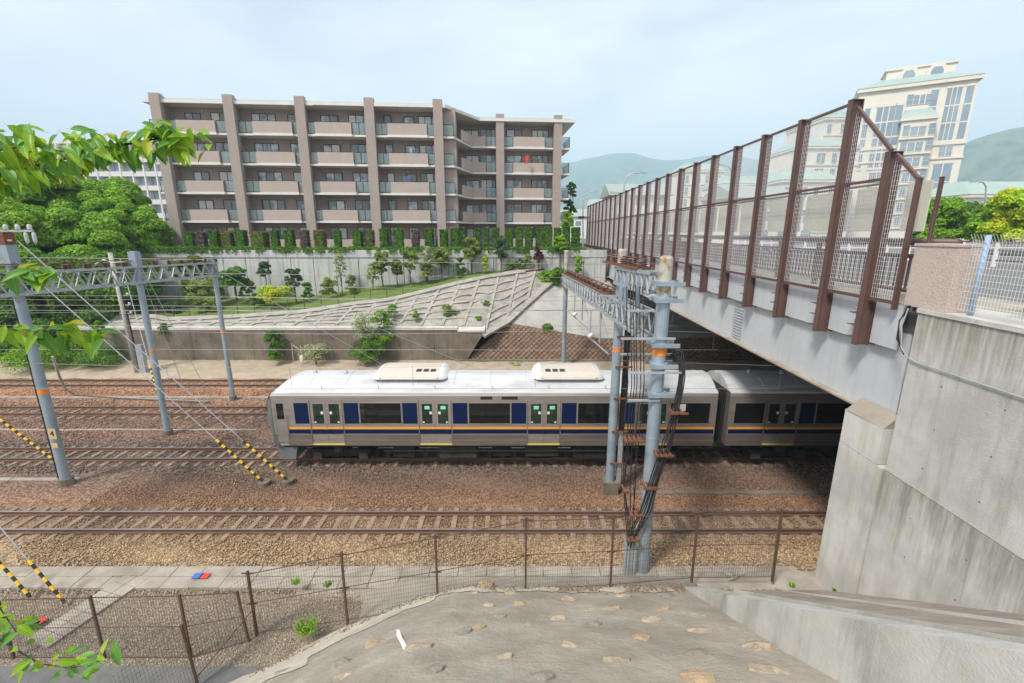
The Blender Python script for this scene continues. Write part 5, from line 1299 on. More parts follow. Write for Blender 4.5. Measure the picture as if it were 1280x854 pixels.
# ------------------------------------------------------------------ foliage
def leaf_cloud(name, blobs, n, size, m, parent=None, seed=0, flat=.0, tri=False):
    "many small leaf faces spread through the outer volume of the blobs"
    rg = np.random.default_rng(seed)
    bl = np.array(blobs, float); vol = (bl[:, 3] * bl[:, 4] + bl[:, 4] * bl[:, 5] + bl[:, 3] * bl[:, 5]); pr = vol / vol.sum()
    idx = rg.choice(len(bl), n, p=pr); B = bl[idx]
    d = rg.normal(size=(n, 3)); d /= np.linalg.norm(d, axis=1, keepdims=True)
    d[:, 2] = np.where(d[:, 2] < -.35, -d[:, 2] * .6, d[:, 2])
    rad = rg.uniform(.55, 1.06, (n, 1)) ** .5
    c = B[:, :3] + d * rad * B[:, 3:6]
    # normals point outward with noise
    nn = d + rg.normal(scale=.55, size=(n, 3)); nn[:, 2] += .35; nn /= np.linalg.norm(nn, axis=1, keepdims=True)
    a = np.cross(nn, rg.normal(size=(n, 3))); a /= np.linalg.norm(a, axis=1, keepdims=True); b_ = np.cross(nn, a)
    s = size * rg.uniform(.6, 1.3, (n, 1))
    tip = c + a * s; base = c - a * s; l = c + b_ * s * .55 + nn * s * .2; r = c - b_ * s * .55 + nn * s * .2
    V = np.stack([base, l, tip, r], 1).reshape(-1, 3)
    if parent is not None: V = V - np.array(parent.location)[None]
    F = (np.array([[0, 1, 2], [0, 2, 3]])[None] + (np.arange(n) * 4)[:, None, None]).reshape(-1, 3)
    me = bpy.data.meshes.new(name); me.vertices.add(len(V)); me.vertices.foreach_set('co', V.ravel().astype(np.float32))
    me.loops.add(F.size); me.loops.foreach_set('vertex_index', F.ravel().astype(np.int32)); me.polygons.add(len(F)); me.polygons.foreach_set('loop_start', np.arange(0, F.size, 3, dtype=np.int32))
    me.materials.append(m); me.update(calc_edges=True)
    o = bpy.data.objects.new(name, me); C.objects.link(o)
    if parent is not None: o.parent = parent
    return o
GM = {
 'bright': leafmat('bright_green_leaves', (0.281,0.495,0.036), (0.165,0.346,0.030)),
 'mid': leafmat('mid_green_leaves', (0.148,0.297,0.036), (0.091,0.198,0.030)),
 'dark': leafmat('dark_green_leaves', (0.074,0.140,0.036), (0.049,0.099,0.028)),
 'blue': leafmat('blue_green_leaves', (0.116,0.214,0.099), (0.083,0.157,0.074)),
 'hedge': leafmat('hedge_leaves', (0.091,0.198,0.020), (0.058,0.140,0.017), trans=.2),
 'brown': leafmat('brown_hedge_leaves', (0.264,0.181,0.091), (0.181,0.116,0.074), trans=.2),
 'greybrown': leafmat('grey_brown_hedge', (0.214,0.173,0.140), (0.148,0.124,0.099), trans=.2),
 'yellow': leafmat('yellow_green_leaves', (0.594,0.600,0.033), (0.396,0.600,0.033)),
 'olive': leafmat('olive_leaves', (0.330,0.429,0.099), (0.198,0.281,0.066)),
 'maroon': leafmat('maroon_leaves', (0.165,0.058,0.058), (0.116,0.041,0.041)),
 'pale': leafmat('pale_twig_leaves', (0.495,0.561,0.297), (0.363,0.412,0.231)),
}
M['bark'] = mat('bark', (.11,.085,.065), .95, (.07,.055,.045), 6, 5, .4, 30)
def tree(label, x, y, zb, zt, w_, m, n, size, seed, cat='tree', name='tree', nb=14, trunk=True, group=None, lobes=1.0, tall=.72, thin=False, vs=.62):
    rg = random.Random(seed); t = thing(name, label, cat, (x, y, zb), group=group)
    hgt = zt - zb; blobs = []; cz = zb + hgt * (1 - tall / 2)
    for k in range(nb):
        a = rg.uniform(0, 6.283); rr = math.sqrt(rg.random()) * w_ * .62; q = rg.uniform(-1, 1)
        f = math.sqrt(max(0, 1 - max(q, 0) ** 2 * .8))
        s = rg.uniform(.24, .42) * w_ * lobes
        blobs.append((x + math.cos(a) * rr * f, y + math.sin(a) * rr * f, cz + q * hgt * tall * .38, s, s, s * vs))
    leaf_cloud('crown', blobs, n, size, m, t, seed)
    if trunk:
        b = MB(); r0 = max(.04, w_ * .045); px = x; b.tube([(x, y, zb - .3), (x + rg.uniform(-.1,.1), y, zb + hgt * .35), (x + rg.uniform(-.15,.15), y, zb + hgt * .75)], [r0 * 1.3, r0, r0 * .4], 7)
        for k in range(5):
            bl_ = blobs[rg.randrange(nb)]; z0_ = zb + hgt * rg.uniform(.2, .5); b.tube([(x, y, z0_), ((x + bl_[0]) / 2, (y + bl_[1]) / 2, (z0_ + bl_[2]) / 2 + .1), bl_[:3]], [r0 * .6, r0 * .4, r0 * .2], 5)
        b.build('trunk', M['bark'], t)
    return t
def T(label, u, vb, vt, Y, wpx, m, dens=1.0, **k):
    "tree from the photograph: foot row vb, top row vt, width wpx at distance Y"
    pb = at(u, vb, Y); pt = at(u, vt, Y); d = Y * cp - (pb.z - H) * sp; W = wpx / FPX * d / 2
    hh = pt.z - pb.z; n = int(900 * dens * (W * hh) ** .9 + 500); size = k.pop('size', .085 + .0014 * Y)
    return tree(label, pb.x, Y, pb.z, pt.z, W, GM[m], n, size, int(u * 7 + vt), **k)
# big trees left of the building
BT = [(178,425,246,45.8,90,'bright','rounded bright tree nearest the end of the white wall'),(150,430,222,48,100,'bright','bright tree just behind the nearer trees, left of the building corner'),(196,420,232,50,60,'bright','tree squeezed against the left end column of the building'),(75,430,208,50,130,'bright','tall leafy tree between the two leftmost ones'),(35,430,202,46,200,'bright','broad leafy tree at the far left edge behind the lattice beam'),(115,440,216,47,150,'bright','broad green tree just right of the leftmost one'),(180,425,224,49,110,'bright','bright crowned tree beside the left column of the apartment building'),
      (60,450,250,41,170,'bright','nearer tree with layered crown behind the numbered pole'),(140,450,262,42,140,'bright','light green layered tree above the lattice beam'),(203,410,262,47,84,'bright','narrow tree at the foot of the building corner'),
      (10,460,300,38,120,'mid','dark tree low at the left edge above the brown wall'),(90,462,330,38,150,'mid','dark shaded tree under the lattice beam'),(160,440,330,39.5,120,'mid','dark low tree left of the white wall'),(25,400,215,60,120,'bright','distant leafy tree behind the leftmost trees')]
for u, vb, vt, Y, wpx, m, lab in BT: T(lab, u, vb, vt - 20, Y, wpx, m, dens=3.4, group='leafy trees left of the apartment building', nb=60, lobes=.85, vs=.7, tall=1.05, size=.15)
# slope trees and shrubs
ST = [(240, 378, 348, 42, 34, 'mid', 'dark dense bush at the left end of the grass bank', 'shrub'), (272, 378, 344, 42.5, 36, 'olive', 'olive bush between two darker trees on the left bank', 'shrub'), (310, 376, 346, 42.3, 28, 'mid', 'mid green bush right of the last left pole', 'shrub'), (262, 392, 372, 40, 40, 'olive', 'low spreading olive bush near the left crest', 'shrub'), (385, 376, 352, 42.2, 20, 'mid', 'low bush between the conical tree and the twiggy bush', 'shrub'), (322, 384, 366, 41, 26, 'mid', 'low green bush in front of the yellow shrub', 'shrub'), (440, 372, 340, 43, 20, 'olive', 'loose bush beside the sparse young tree', 'shrub'), (466, 362, 328, 43.4, 22, 'pale', 'pale loose sapling left of the first round tree', 'tree'), (497, 358, 322, 43.6, 22, 'olive', 'small round tree filling between the young trees', 'tree'), (535, 352, 305, 44, 24, 'pale', 'pale thin sapling behind the young trees', 'tree'), (576, 348, 320, 44, 18, 'mid', 'small bush left of the conical conifer', 'shrub'), (660, 337, 316, 44.4, 14, 'olive', 'olive bush beside the maroon tree', 'shrub'), (250, 366, 318, 43.8, 36, 'mid', 'loose tree behind the right end of the left beam', 'tree'),(333,358,326,43.5,24,'blue','small cloud pruned tree in front of the white wall','tree'),(370,375,333,42,28,'blue','blue green conical tree in front of the white wall','tree'),(345,375,357,41,56,'yellow','bright yellow green shrub below the cloud pruned tree','shrub'),
 (295,372,334,42,50,'mid','rounded dark tree behind the right end of the left beam','tree'),(255,382,350,41,50,'olive','olive round shrub left of the white wall','shrub'),(228,360,325,43,40,'mid','loose tree between beam and white wall','tree'),
 (215,395,375,40,36,'blue','dark blue green bush at the lower left of the slope','shrub'),
 (412,372,346,42.5,30,'olive','light twiggy bush beside the thin bare tree','shrub'),(428,370,314,43.5,22,'pale','thin sparse young tree against the white wall','tree'),
 (479,358,312,43,34,'olive','first of three round crowned young trees on the grass bank','tree'),(513,352,311,43.2,32,'olive','second of three round crowned young trees on the grass bank','tree'),(533,350,325,43.4,22,'olive','low bush between two young trees on the grass bank','shrub'),
 (553,349,308,43.8,34,'olive','third of three round crowned young trees on the grass bank','tree'),(607,344,316,44,13,'yellow','small bright conical conifer on the grass bank','conifer'),(590,342,293,44.3,30,'olive','bare branched tree next to the conical conifer','tree'),
 (626,340,292,44.3,26,'blue','tall blue grey tree in front of the hedge','tree'),(639,339,325,44.3,17,'mid','left of two small round bushes by the path','shrub'),(650,338,323,44.4,14,'mid','right of two small round bushes by the path','shrub'),
 (673,335,307,44.5,16,'maroon','round maroon leaved little tree by the path','tree'),(700,330,292,44.6,24,'bright','thin young tree near the right end of the hedge','tree'),
 (686,356,338,44,40,'bright','low spreading green juniper at the top of the concrete slope','shrub'),(722,345,318,44.0,20,'bright','green creeper over the stone step beside the bridge','creeper'),(700,349,334,43,26,'mid','dark green juniper next to the slope top','shrub'),
 (712,300,222,62,24,'mid','tall dark tree behind the right end of the building','tree'),(708,296,262,55,26,'bright','bright young tree in front of the tall dark tree','tree')]
for u, vb, vt, Y, wpx, m, lab, cat in ST: T(lab, u, vb, vt, Y, wpx, m, cat=cat, name=cat if cat != 'tree' else 'small_tree', nb=34, vs=.8, lobes=.62, dens=2.2 if m != 'pale' else .35, tall=.95 if cat in ('shrub','conifer','creeper') else .7, size=.085, trunk=cat == 'tree')
WD = [(125,422,400,35.0,18,'bright','small weed bush on top of the brown wall, far left'),(208,420,404,35.9,20,'mid','bush on top of the brown wall at the left'),(345,453,412,34.9,32,'mid','green bush growing against the brown wall'),
 (462,452,425,34.8,60,'mid','low green bushes at the foot of the brown wall, left of the train roof'),(480,430,385,35.6,34,'bright','leafy climbing bush on the wall edge'),(458,425,392,35.3,44,'pale','pale leafless bush on the wall'),
 (395,452,432,34.8,50,'pale','dry leafless twigs beside the small sign on the wall'),(568,396,388,38,18,'mid','tuft growing between the frame beams'),(607,388,376,39.2,20,'mid','larger tuft high between the frame beams'),(598,405,395,37.2,14,'bright','small tuft low between the frame beams'),
 (560,398,380,37.6,20,'olive','brownish weed between the frame beams'),(684,417,405,37.6,20,'mid','bush growing out of the stone facing'),(645,466,456,35.0,40,'bright','weeds along the kerb wall behind the train'),(490,395,380,37,18,'bright','small bright bush at the left part of the frame slope'),
 (60,455,434,34.5,110,'bright','long weeds along the verge at the far left'),(130,456,438,34.6,80,'mid','weeds on the verge behind the concrete pole'),(20,452,430,35.0,60,'mid','weeds at the far left of the verge'),(520,398,388,36.8,12,'bright','tiny tuft on the frame slope')]
for u, vb, vt, Y, wpx, m, lab in WD: T(lab, u, vb, vt, Y, wpx, m, cat='weeds', name='bush', nb=26, vs=1.0, dens=1.8 if m != 'pale' else .5, tall=1.0, size=.07, trunk=m == 'pale', lobes=.75)
for u, v, Y, s, lab in ((383,790,9.9,.36,'bright green weed clump beside the mesh fence'),(1087,742,9.8,.06,'tiny weed at the foot of the pillar'),(990,731,10.6,.07,'small weed on the concrete bank'),(1045,738,10.2,.08,'flat moss tuft at the foot of the pier'),(370,728,11.5,.14,'low yellow green weeds on the trough edge'),(410,731,11.3,.14,'mossy strip on the trough edge, right part')):
    p = at(u, v, Y); t = thing('weed_clump', lab, 'weeds', p)
    b = MB(); rg = random.Random(int(u))
    for k in range(int(70 * min(1, s * 3)) + 14):
        a = rg.uniform(0, 6.28); rr = rg.uniform(0, s * .75); hgt = rg.uniform(.6, 1.3) * s; q = p + Vector((math.cos(a) * rr, math.sin(a) * rr * .7, -.05)); tp = q + Vector((math.cos(a) * s * .4, math.sin(a) * s * .3, hgt)); sd_ = Vector((-math.sin(a), math.cos(a), 0)) * .012
        b.add([q - sd_, q + sd_, q.lerp(tp, .6) + sd_, tp, q.lerp(tp, .6) - sd_], [(0,1,2,3,4)])
        for _ in range(3):
            f = rg.uniform(.3, 1); c_ = q.lerp(tp, f); e_ = Vector((rg.uniform(-1,1), rg.uniform(-1,1), rg.uniform(-.2,1))).normalized() * .05; g_ = e_.cross(Vector((0,0,1))).normalized() * .018
            b.add([c_, c_ + e_ * .5 + g_, c_ + e_, c_ + e_ * .5 - g_], [(0,1,2,3)])
    b.build('leaves', GM['bright'], t)
# hedge of clipped columns on the terrace
HX = [(193,'d',14),(208,'d',11),(240,'g',12),(253,'r',11),(270,'g',11),(286,'b',12),(303,'g',12),(326,'b',18),(345,'g',9),(363,'g',11),(382,'r',10),(401,'b',13),(423,'g',8),(448,'g',11),(463,'b',10),(481,'g',10),(499,'g',11),(520,'r',9),(537,'g',11),
      (555,'g',9.5),(569,'g',10.5),(579,'g',6),(597,'g',7),(608,'g',6.5),(620,'g',8),(636,'g',9.5),(649,'g',9),(661,'g',9.5),(674,'g',9),(685,'g',9),(697,'g',9),(707,'g',9),(719,'g',10.5)]
for i, (u, kd, wpx) in enumerate(HX):
    Y = 46.6; p = at(u, 306, Y); p.z = 8.65; W = wpx / FPX * 46 / 2; hh = 1.75 + .5 * (u - 190) / 530 + random.uniform(-.1,.1)
    colr = {'g':'green','d':'dark green','b':'brown and green','r':'grey brown'}[kd]
    t = thing('clipped_hedge', 'clipped %s hedge column, %s from the left along the terrace edge' % (colr, ORD[i]), 'hedge', p, group='clipped hedge columns on the terrace edge')
    rg_ = np.random.default_rng(i); n = 1500; q = rg_.uniform(-1, 1, (n, 3)); ax = rg_.integers(0, 3, n); sgn = rg_.choice([-1, 1], n); q[np.arange(n), ax] = sgn * rg_.uniform(.88, 1.03, n)
    bl = [(p.x + W * a * .9, p.y + W * b_ * .9, p.z + hh / 2 + hh / 2 * c_ * .96, .05, .05, .05) for a, b_, c_ in q]
    leaf_cloud('foliage', bl, n, .085, GM[{'g':'hedge','d':'hedge','b':'brown','r':'greybrown'}[kd]], t, i)
    b = MB(); b.box(p.x - W * .82, p.x + W * .82, p.y - W * .82, p.y + W * .82, 8.68, 8.68 + hh * .95); b.build('core', GM['hedge'] if kd != 'r' else M['bark'], t)
bl = []
rg = random.Random(9); x = -36.5
while x < 7:
    s = rg.uniform(.25, .5); bl.append((x, 45.35 + rg.uniform(-.15,.2), 8.8 + rg.uniform(-.12,.05), s, s * .7, s * .6))
    if rg.random() < .22 or x < -30: q = rg.uniform(.3, .55); bl.append((x, 45.0, 8.72 - q * .35, rg.uniform(.25,.5), .2, q))
    x += rg.uniform(.16, .3)
tag(leaf_cloud('ground_cover', bl, 34000, .085, GM['mid'], None, 77), 'low green ground cover spilling over the top of the white wall', 'ground cover', kind='stuff')
# small wire fence on the grass bank
sf = thing('slope_fence', 'thin post and wire fence following the crest of the framed slope', 'fence', (-10, 40, 5))
prev = None
for i in range(34):
    x = -38 + i * 1.35
    if x > 5: break
    a_ = Vector((x, interp(CREST, x, 1) + .35, interp(CREST, x, 2)))
    if x < -9:
        b = MB(); b.bar(a_, a_ + Vector((0,0,1.15)), .05); b.build('post', M['rust_post'], sf)
    else:
        a_ = Vector((x, 44.2, bank_z(x, 44.2))); b = MB(); b.bar(a_, a_ + Vector((0,0,1.2)), .05); b.build('post', M['rust_post'], sf)
    if prev is not None:
        for z in (.3, .7, 1.1): b = MB(); b.bar(prev + Vector((0,0,z)), a_ + Vector((0,0,z)), .014); b.build('wire', M['rust_post'], sf)
    prev = a_
# little sign frame by the brown wall
sg = thing('wall_sign', 'small pale frame with a box fixed in front of the brown wall', 'sign', at(372, 455, 34.9))
b = MB(); p = at(367, 452, 34.9); b.bar(p, p + Vector((0,0,1.5)), .06); q = at(378, 452, 34.9); b.bar(q, q + Vector((0,0,1.3)), .06); b.bar(p + Vector((0,0,1.4)), q + Vector((0,0,.9)), .06); b.build('frame', M['stone_tan'], sg)
b = MB(); b.box(q.x - .12, q.x + .12, 34.75, 34.9, q.z, q.z + .5); b.build('box', M['white'], sg)
# ------------------------------------------------------------------ distant buildings
M['bld_cream'] = mat('cream_stone_facade', (.72,.69,.62), .8, (.64,.60,.52), .2)
M['bld_white'] = mat('white_facade', (.66,.66,.64), .8)
M['copper'] = mat('green_copper_roof', (.34,.43,.39), .6, (.28,.38,.35), .3)
M['far_glass'] = mat('bluish_far_glass', (.16,.23,.29), .15, (.28,.36,.42), .12, 2, spec=.8)
M['bld_trim'] = mat('cream_trim', (.68,.63,.55), .8)
def tower(label, o, rz, blocks, wins_spec, name='tower_block'):
    t = thing(name, label, 'building', o, rz)
    return t
# main tower, one local frame: x to the right, y away
pT0 = at(1098, 262, 112); pT1 = at(1183, 262, 112)
TW = pT1.x - pT0.x
tw = thing('high_rise_tower', 'tall cream high rise tower with green copper roofs and tall glazed bays', 'tower', (83.0, 119.5, 9.0), R(-31))
zt = 33.6      # eaves height
def tp(name, m, fn, par=None): b = MB(); fn(b); return b.build(name, m, par or tw, local=True)
W_ = 20.8
tp('facade', M['bld_cream'], lambda b: b.box(0, W_, 0, 14, -1, zt))
tp('cornice', M['bld_trim'], lambda b: b.box(-.5, W_ + .6, -.6, 14.5, zt, zt + .8))
tp('string_course', M['bld_trim'], lambda b: (b.box(-.2, W_ + .2, -.25, 0, zt - 13, zt - 12.3), b.box(-.2, W_ + .2, -.25, 0, zt - 16, zt - 15.6)))
tp('roof', M['copper'], lambda b: b.add([(-.6,-.7,zt+.8),(W_+.7,-.7,zt+.8),(W_+.7,14,zt+.8),(-.6,14,zt+.8),(4.5,4,zt+3.2),(W_-4.5,4,zt+3.2),(W_-4.5,11,zt+3.2),(4.5,11,zt+3.2)], [(0,1,5,4),(1,2,6,5),(2,3,7,6),(3,0,4,7),(4,5,6,7)]))
tp('penthouse', M['bld_cream'], lambda b: (b.box(5, W_ - 3.5, 4.2, 11, zt + 2.0, zt + 5.0), b.box(4.6, W_ - 3.1, 3.9, 11.4, zt + 5.0, zt + 5.4)))
for cx in (W_ * .44, W_ * .68):
    g = tp('dormer', M['bld_trim'], lambda b: b.prism([(cx - 1.8, 3.6, zt + 1.6), (cx + 1.8, 3.6, zt + 1.6), (cx + 1.8, 3.6, zt + 3.9), (cx + 1.2, 3.6, zt + 4.9), (cx, 3.6, zt + 5.6), (cx - 1.2, 3.6, zt + 4.9), (cx - 1.8, 3.6, zt + 3.9)], (0, 4, 0)))
    tp('arched_window', M['far_glass'], lambda b: b.prism([(cx - 1.1, 3.55, zt + 2), (cx + 1.1, 3.55, zt + 2), (cx + 1.1, 3.55, zt + 3.7), (cx + .6, 3.55, zt + 4.5), (cx - .6, 3.55, zt + 4.5), (cx - 1.1, 3.55, zt + 3.7)], (0, .06, 0)), g)
wn = MB(); wn.box(0, 1, -.12, 0, 0, 1); wn_me = wn.mesh('window', M['far_glass'])
mn = MB(); mn.box(-.05, .0, -.2, 0, 0, 1); mn_me = mn.mesh('window_mullion', M['bld_trim'])
def fw_(par, x, z, w_, h_, y=0, mull=0):
    o = inst('window', wn_me, par, (x, y, z), None, (w_, 1, h_))
    fr = MB(); fr.box(-.08, 1.08, -.16, -.121, -.04 / 1, .0); fr.box(-.08, 1.08, -.16, -.121, 1, 1.04)
    for k in range(1, mull + 1): fr.box(k / (mull + 1) - .03, k / (mull + 1) + .03, -.15, -.121, 0, 1)
    for k in range(1, max(2, int(h_ / 3))): fr.box(0, 1, -.145, -.122, k / int(max(2, h_ / 3)) - .012, k / int(max(2, h_ / 3)) + .012)
    tag(fr.build('window_frame', M['bld_trim'], o, local=True), kind='stuff'); return o
# tall glazed bays and windows following the floors
for x, w_, z0_, z1_, mu in ((W_*.77, 2.4, zt-12, zt-1.2, 2), (W_*.92, 1.2, zt-12, zt-1.2, 0), (W_*.64, 1.2, zt-11.6, zt-1.2, 0), (W_*.19, 3.4, zt-17, zt-3.6, 2), (W_*.08, 1.0, zt-17, zt-3.6, 0), (W_*.36, 1.2, zt-17, zt-3.6, 0),
    (W_*.8, 2.2, zt-15.4, zt-13.2, 1), (W_*.78, 3.2, zt-25, zt-17, 1), (W_*.72, 4.8, 1.5, zt-26.5, 2)):
    fw_(tw, x, z0_, w_, z1_ - z0_, 0, mu)
for k in range(int((zt - 4) / 3.3)):
    z = zt - 3.8 - k * 3.3
    if z < 0: break
    if not (zt - 17.5 < z < zt - 3): fw_(tw, W_*.22, z, 2.8, 2.1, 0, 1)
    fw_(tw, W_*.50, z, 3.0, 1.9, -.0, 2)
    fw_(tw, W_*.44, z, 1.1, 2.2); 
# projecting centre bay with green roof
tp('bay', M['bld_cream'], lambda b: (b.box(W_*.42, W_*.70, -2.6, 0, -1, zt - 7.6), b.box(W_*.40, W_*.72, -3.0, 0, zt - 7.6, zt - 7.0)))
tp('bay_roof', M['copper'], lambda b: b.add([(W_*.40,-3,zt-7),(W_*.72,-3,zt-7),(W_*.72,0,zt-7),(W_*.40,0,zt-7),(W_*.45,-.3,zt-4.9),(W_*.66,-.3,zt-4.9)], [(0,1,5,4),(1,2,5),(3,0,4),(2,3,4,5)]))
for k in range(9):
    z = zt - 10.9 - k * 3.3
    if z < 0: break
    fw_(tw, W_*.505, z, 2.6, 1.9, -2.6, 1); fw_(tw, W_*.44, z, 1.1, 2.3, -2.6); fw_(tw, W_*.655, z, 1.1, 2.3, -2.6)
    tp('balcony_ledge', M['bld_trim'], lambda b: b.box(W_*.41, W_*.71, -3.0, -2.6, z - .7, z - .3))
# lower stepped wings to the left
def wing(label, u0, u1, vt, vb, Y, depth, roof=True, floors=3, cols=4, name='stepped_wing'):
    a_ = at(u0, vt, Y); c_ = at(u1, vt, Y); z1 = a_.z; t = thing(name, label, 'building', (a_.x, Y, 9.0)); w_ = c_.x - a_.x
    def q(nm, m, fn): b = MB(); fn(b); return b.build(nm, m, t, local=True)
    h_ = z1 - 9
    q('facade', M['bld_cream'], lambda b: b.box(0, w_, 0, depth, -1, h_)); q('cornice', M['bld_trim'], lambda b: b.box(-.3, w_ + .3, -.4, depth, h_, h_ + .5))
    if roof: q('roof', M['copper'], lambda b: b.add([(-.4,-.5,h_+.5),(w_+.4,-.5,h_+.5),(w_+.4,depth,h_+.5),(-.4,depth,h_+.5),(2.0,4,h_+2.8),(w_-2.0,4,h_+2.8),(w_-2,depth-3,h_+2.8),(2,depth-3,h_+2.8)], [(0,1,5,4),(1,2,6,5),(2,3,7,6),(3,0,4,7),(4,5,6,7)]))
    for f in range(floors):
        for c in range(cols):
            ww = w_ / cols; fw_(t, ww * c + ww * .22, h_ - 3.0 - f * 3.3, ww * (.5 if c % 2 else .3), 2.0, 0, 1 if c % 2 else 0)
        q('string_course', M['bld_trim'], lambda b: b.box(-.1, w_ + .1, -.2, 0, h_ - 3.6 - f * 3.3, h_ - 3.35 - f * 3.3))
    return t
wing('cream wing left of the tower, top step with green roof', 1032, 1100, 150, 262, 120, 16, True, 8, 4)
wing('cream wing one step lower and nearer with green roof', 1000, 1075, 186, 262, 110, 12, True, 6, 4)
wing('lowest cream wing seen through the bridge screen', 978, 1052, 228, 262, 100, 12, True, 4, 4)
wing('distant cream block seen through the screen, left of the wings', 905, 972, 232, 270, 125, 14, True, 3, 5)
wing('pale distant block left of the others behind the screen', 855, 905, 215, 275, 140, 14, True, 5, 4)
# right: low white house with green roof
wing('low white building with pale green roof at the right edge', 1212, 1330, 247, 262, 75, 10, True, 1, 5)
# white apartment slab far left behind trees
wl = thing('white_apartment_block', 'long white apartment block behind the trees at the left', 'apartment building', (-95, 105, 9)); a_ = at(60, 180, 105); c_ = at(208, 180, 105)
def q(nm, m, fn): b = MB(); fn(b); return b.build(nm, m, wl)
q('facade', M['bld_white'], lambda b: b.box(a_.x, c_.x, 105, 118, 8, a_.z)); q('roof_edge', M['bld_trim'], lambda b: b.box(a_.x - .3, c_.x + .3, 104.6, 118, a_.z, a_.z + .5))
for f in range(5):
    z = a_.z - 2.7 - f * 2.9
    q('balcony_band', M['bld_white'], lambda b: b.box(a_.x, c_.x, 104.0, 104.98, z - 1.1, z - .1))
    for c in range(10):
        ww = (c_.x - a_.x) / 10; b = MB(); b.box(a_.x + ww * c + .5, a_.x + ww * (c + 1) - .5, 104.9, 104.98, z, z + 1.7); b.build('window', M['far_glass'], wl)
for c in range(11):
    ww = (c_.x - a_.x) / 10; q('divider', M['bld_white'], lambda b: b.box(a_.x + ww * c - .15, a_.x + ww * c + .15, 103.9, 104.9, 8, a_.z))
# little town in the gap and beyond the bridge
rg = random.Random(21)
NH = {}
for i in range(20):
    Y = 75 + i * 9; x = Y * rg.uniform(.10, .26) if i % 2 else Y * rg.uniform(.3, 1.5); z0_ = 8.55; w_ = rg.uniform(7, 13); hgt = rg.uniform(4.5, 8)
    if i % 2 == 0 and x > 60 and Y < 150: Y = 150 + i * 4; x = Y * rg.uniform(.3, 1.3)
    kind_ = rg.choice(['white', 'cream']); side_ = 'left of the bridge screen' if i % 2 else 'behind the bridge screen'; NH[side_] = NH.get(side_, -1) + 1; t = thing('town_house', 'small %s walled town house, %s in distance among those %s' % (kind_, ORD[NH[side_]], side_), 'house', (x, Y, z0_), rg.uniform(-.4,.4), group='town houses far beyond the bridge')
    def q(nm, m, fn): b = MB(); fn(b); return b.build(nm, m, t, local=True)
    q('wall', M['bld_white'] if kind_ == 'white' else M['bld_cream'], lambda b: b.box(-w_/2, w_/2, -4, 4, 0, hgt)); q('roof', M['apt_roof'], lambda b: b.prism([(-w_/2-.5, -4.6, hgt), (-w_/2-.5, 4.6, hgt), (-w_/2-.5, 0, hgt + 2.2)], (w_ + 1, 0, 0)))
    for f in range(int(hgt / 2.6)):
        for c in range(3): b = MB(); b.box(-w_/2 + 1 + c * w_/3.2, -w_/2 + 2.6 + c * w_/3.2, -4.05, -4.0, .9 + f * 2.7, 2.2 + f * 2.7); b.build('window', M['far_glass'], t, local=True)
# street lamps on the bridge
def lamp(label, u, vb, vt, Y, ul):
    p = at(u, vb, Y); q = at(u, vt, Y); e = at(ul, vt, Y); t = thing('street_lamp', label, 'street lamp', p, group='curved street lamps on the bridge road'); x = q.x
    r = .045 + Y * .0006
    s = 1 if e.x > x else -1; L_ = abs(e.x - x); b = MB(); b.tube([(p.x, Y, 8.6), (x, Y, q.z - 1.2), (x + s * L_ * .15, Y, q.z - .45), (x + s * L_ * .45, Y, q.z - .1), (x + s * L_, Y, q.z)], [r * 1.3, r, r * .9, r * .8, r * .7], 8); b.build('mast', M['galv'], t)
    b = MB(); b.box(min(x + s * L_, x + s * (L_ + .7)), max(x + s * L_, x + s * (L_ + .7)), Y - .12, Y + .12, q.z - .06, q.z + .06); b.build('lamp_head', M['galv'], t)
lamp('curved lamp rising above the middle of the bridge screen', 781, 262, 216, 48, 800); lamp('curved lamp in the gap beside the building', 729, 300, 240, 60, 741); lamp('small curved lamp just left of the middle one', 778, 262, 240, 80, 768); lamp('pale curved lamp at the right edge before the hills', 1236, 290, 227, 45, 1222); lamp('curved lamp seen through the near screen', 917, 290, 206, 42, 902)
b = MB(); p = at(729, 272, 58); b.box(p.x - .6, p.x + .1, 57.8, 58.1, p.z - .15, p.z + .15); b.bar((p.x - .6, 58, p.z), (p.x + .8, 58, p.z), .06); b.bar((p.x + .8, 58, p.z + .2), (p.x + .8, 58, 8.6), .12)
tag(b.build('traffic_light', M['black']), 'dark traffic signal at the far end of the bridge', 'traffic light')
# trees right, beyond the road
for u, vb, vt, Y, wpx, m, lab in ((1175,300,246,40,60,'bright','bright green tree right of the last screen post'),(1215,298,256,46,80,'mid','spreading green tree behind the wire fence'),(1262,300,236,36,80,'yellow','yellow green tree at the right edge'),(1300,300,250,40,80,'bright','tree cut by the right edge of the picture'),(1240,300,262,38,70,'bright','low bright tree behind the granite pillar'),(1160,300,265,55,50,'mid','low tree behind the screen end')):
    T(lab, u, vb, vt, Y, wpx, m, dens=3.0, group='roadside trees at the right', nb=60, lobes=.8, tall=1.1, vs=.8, size=.12)
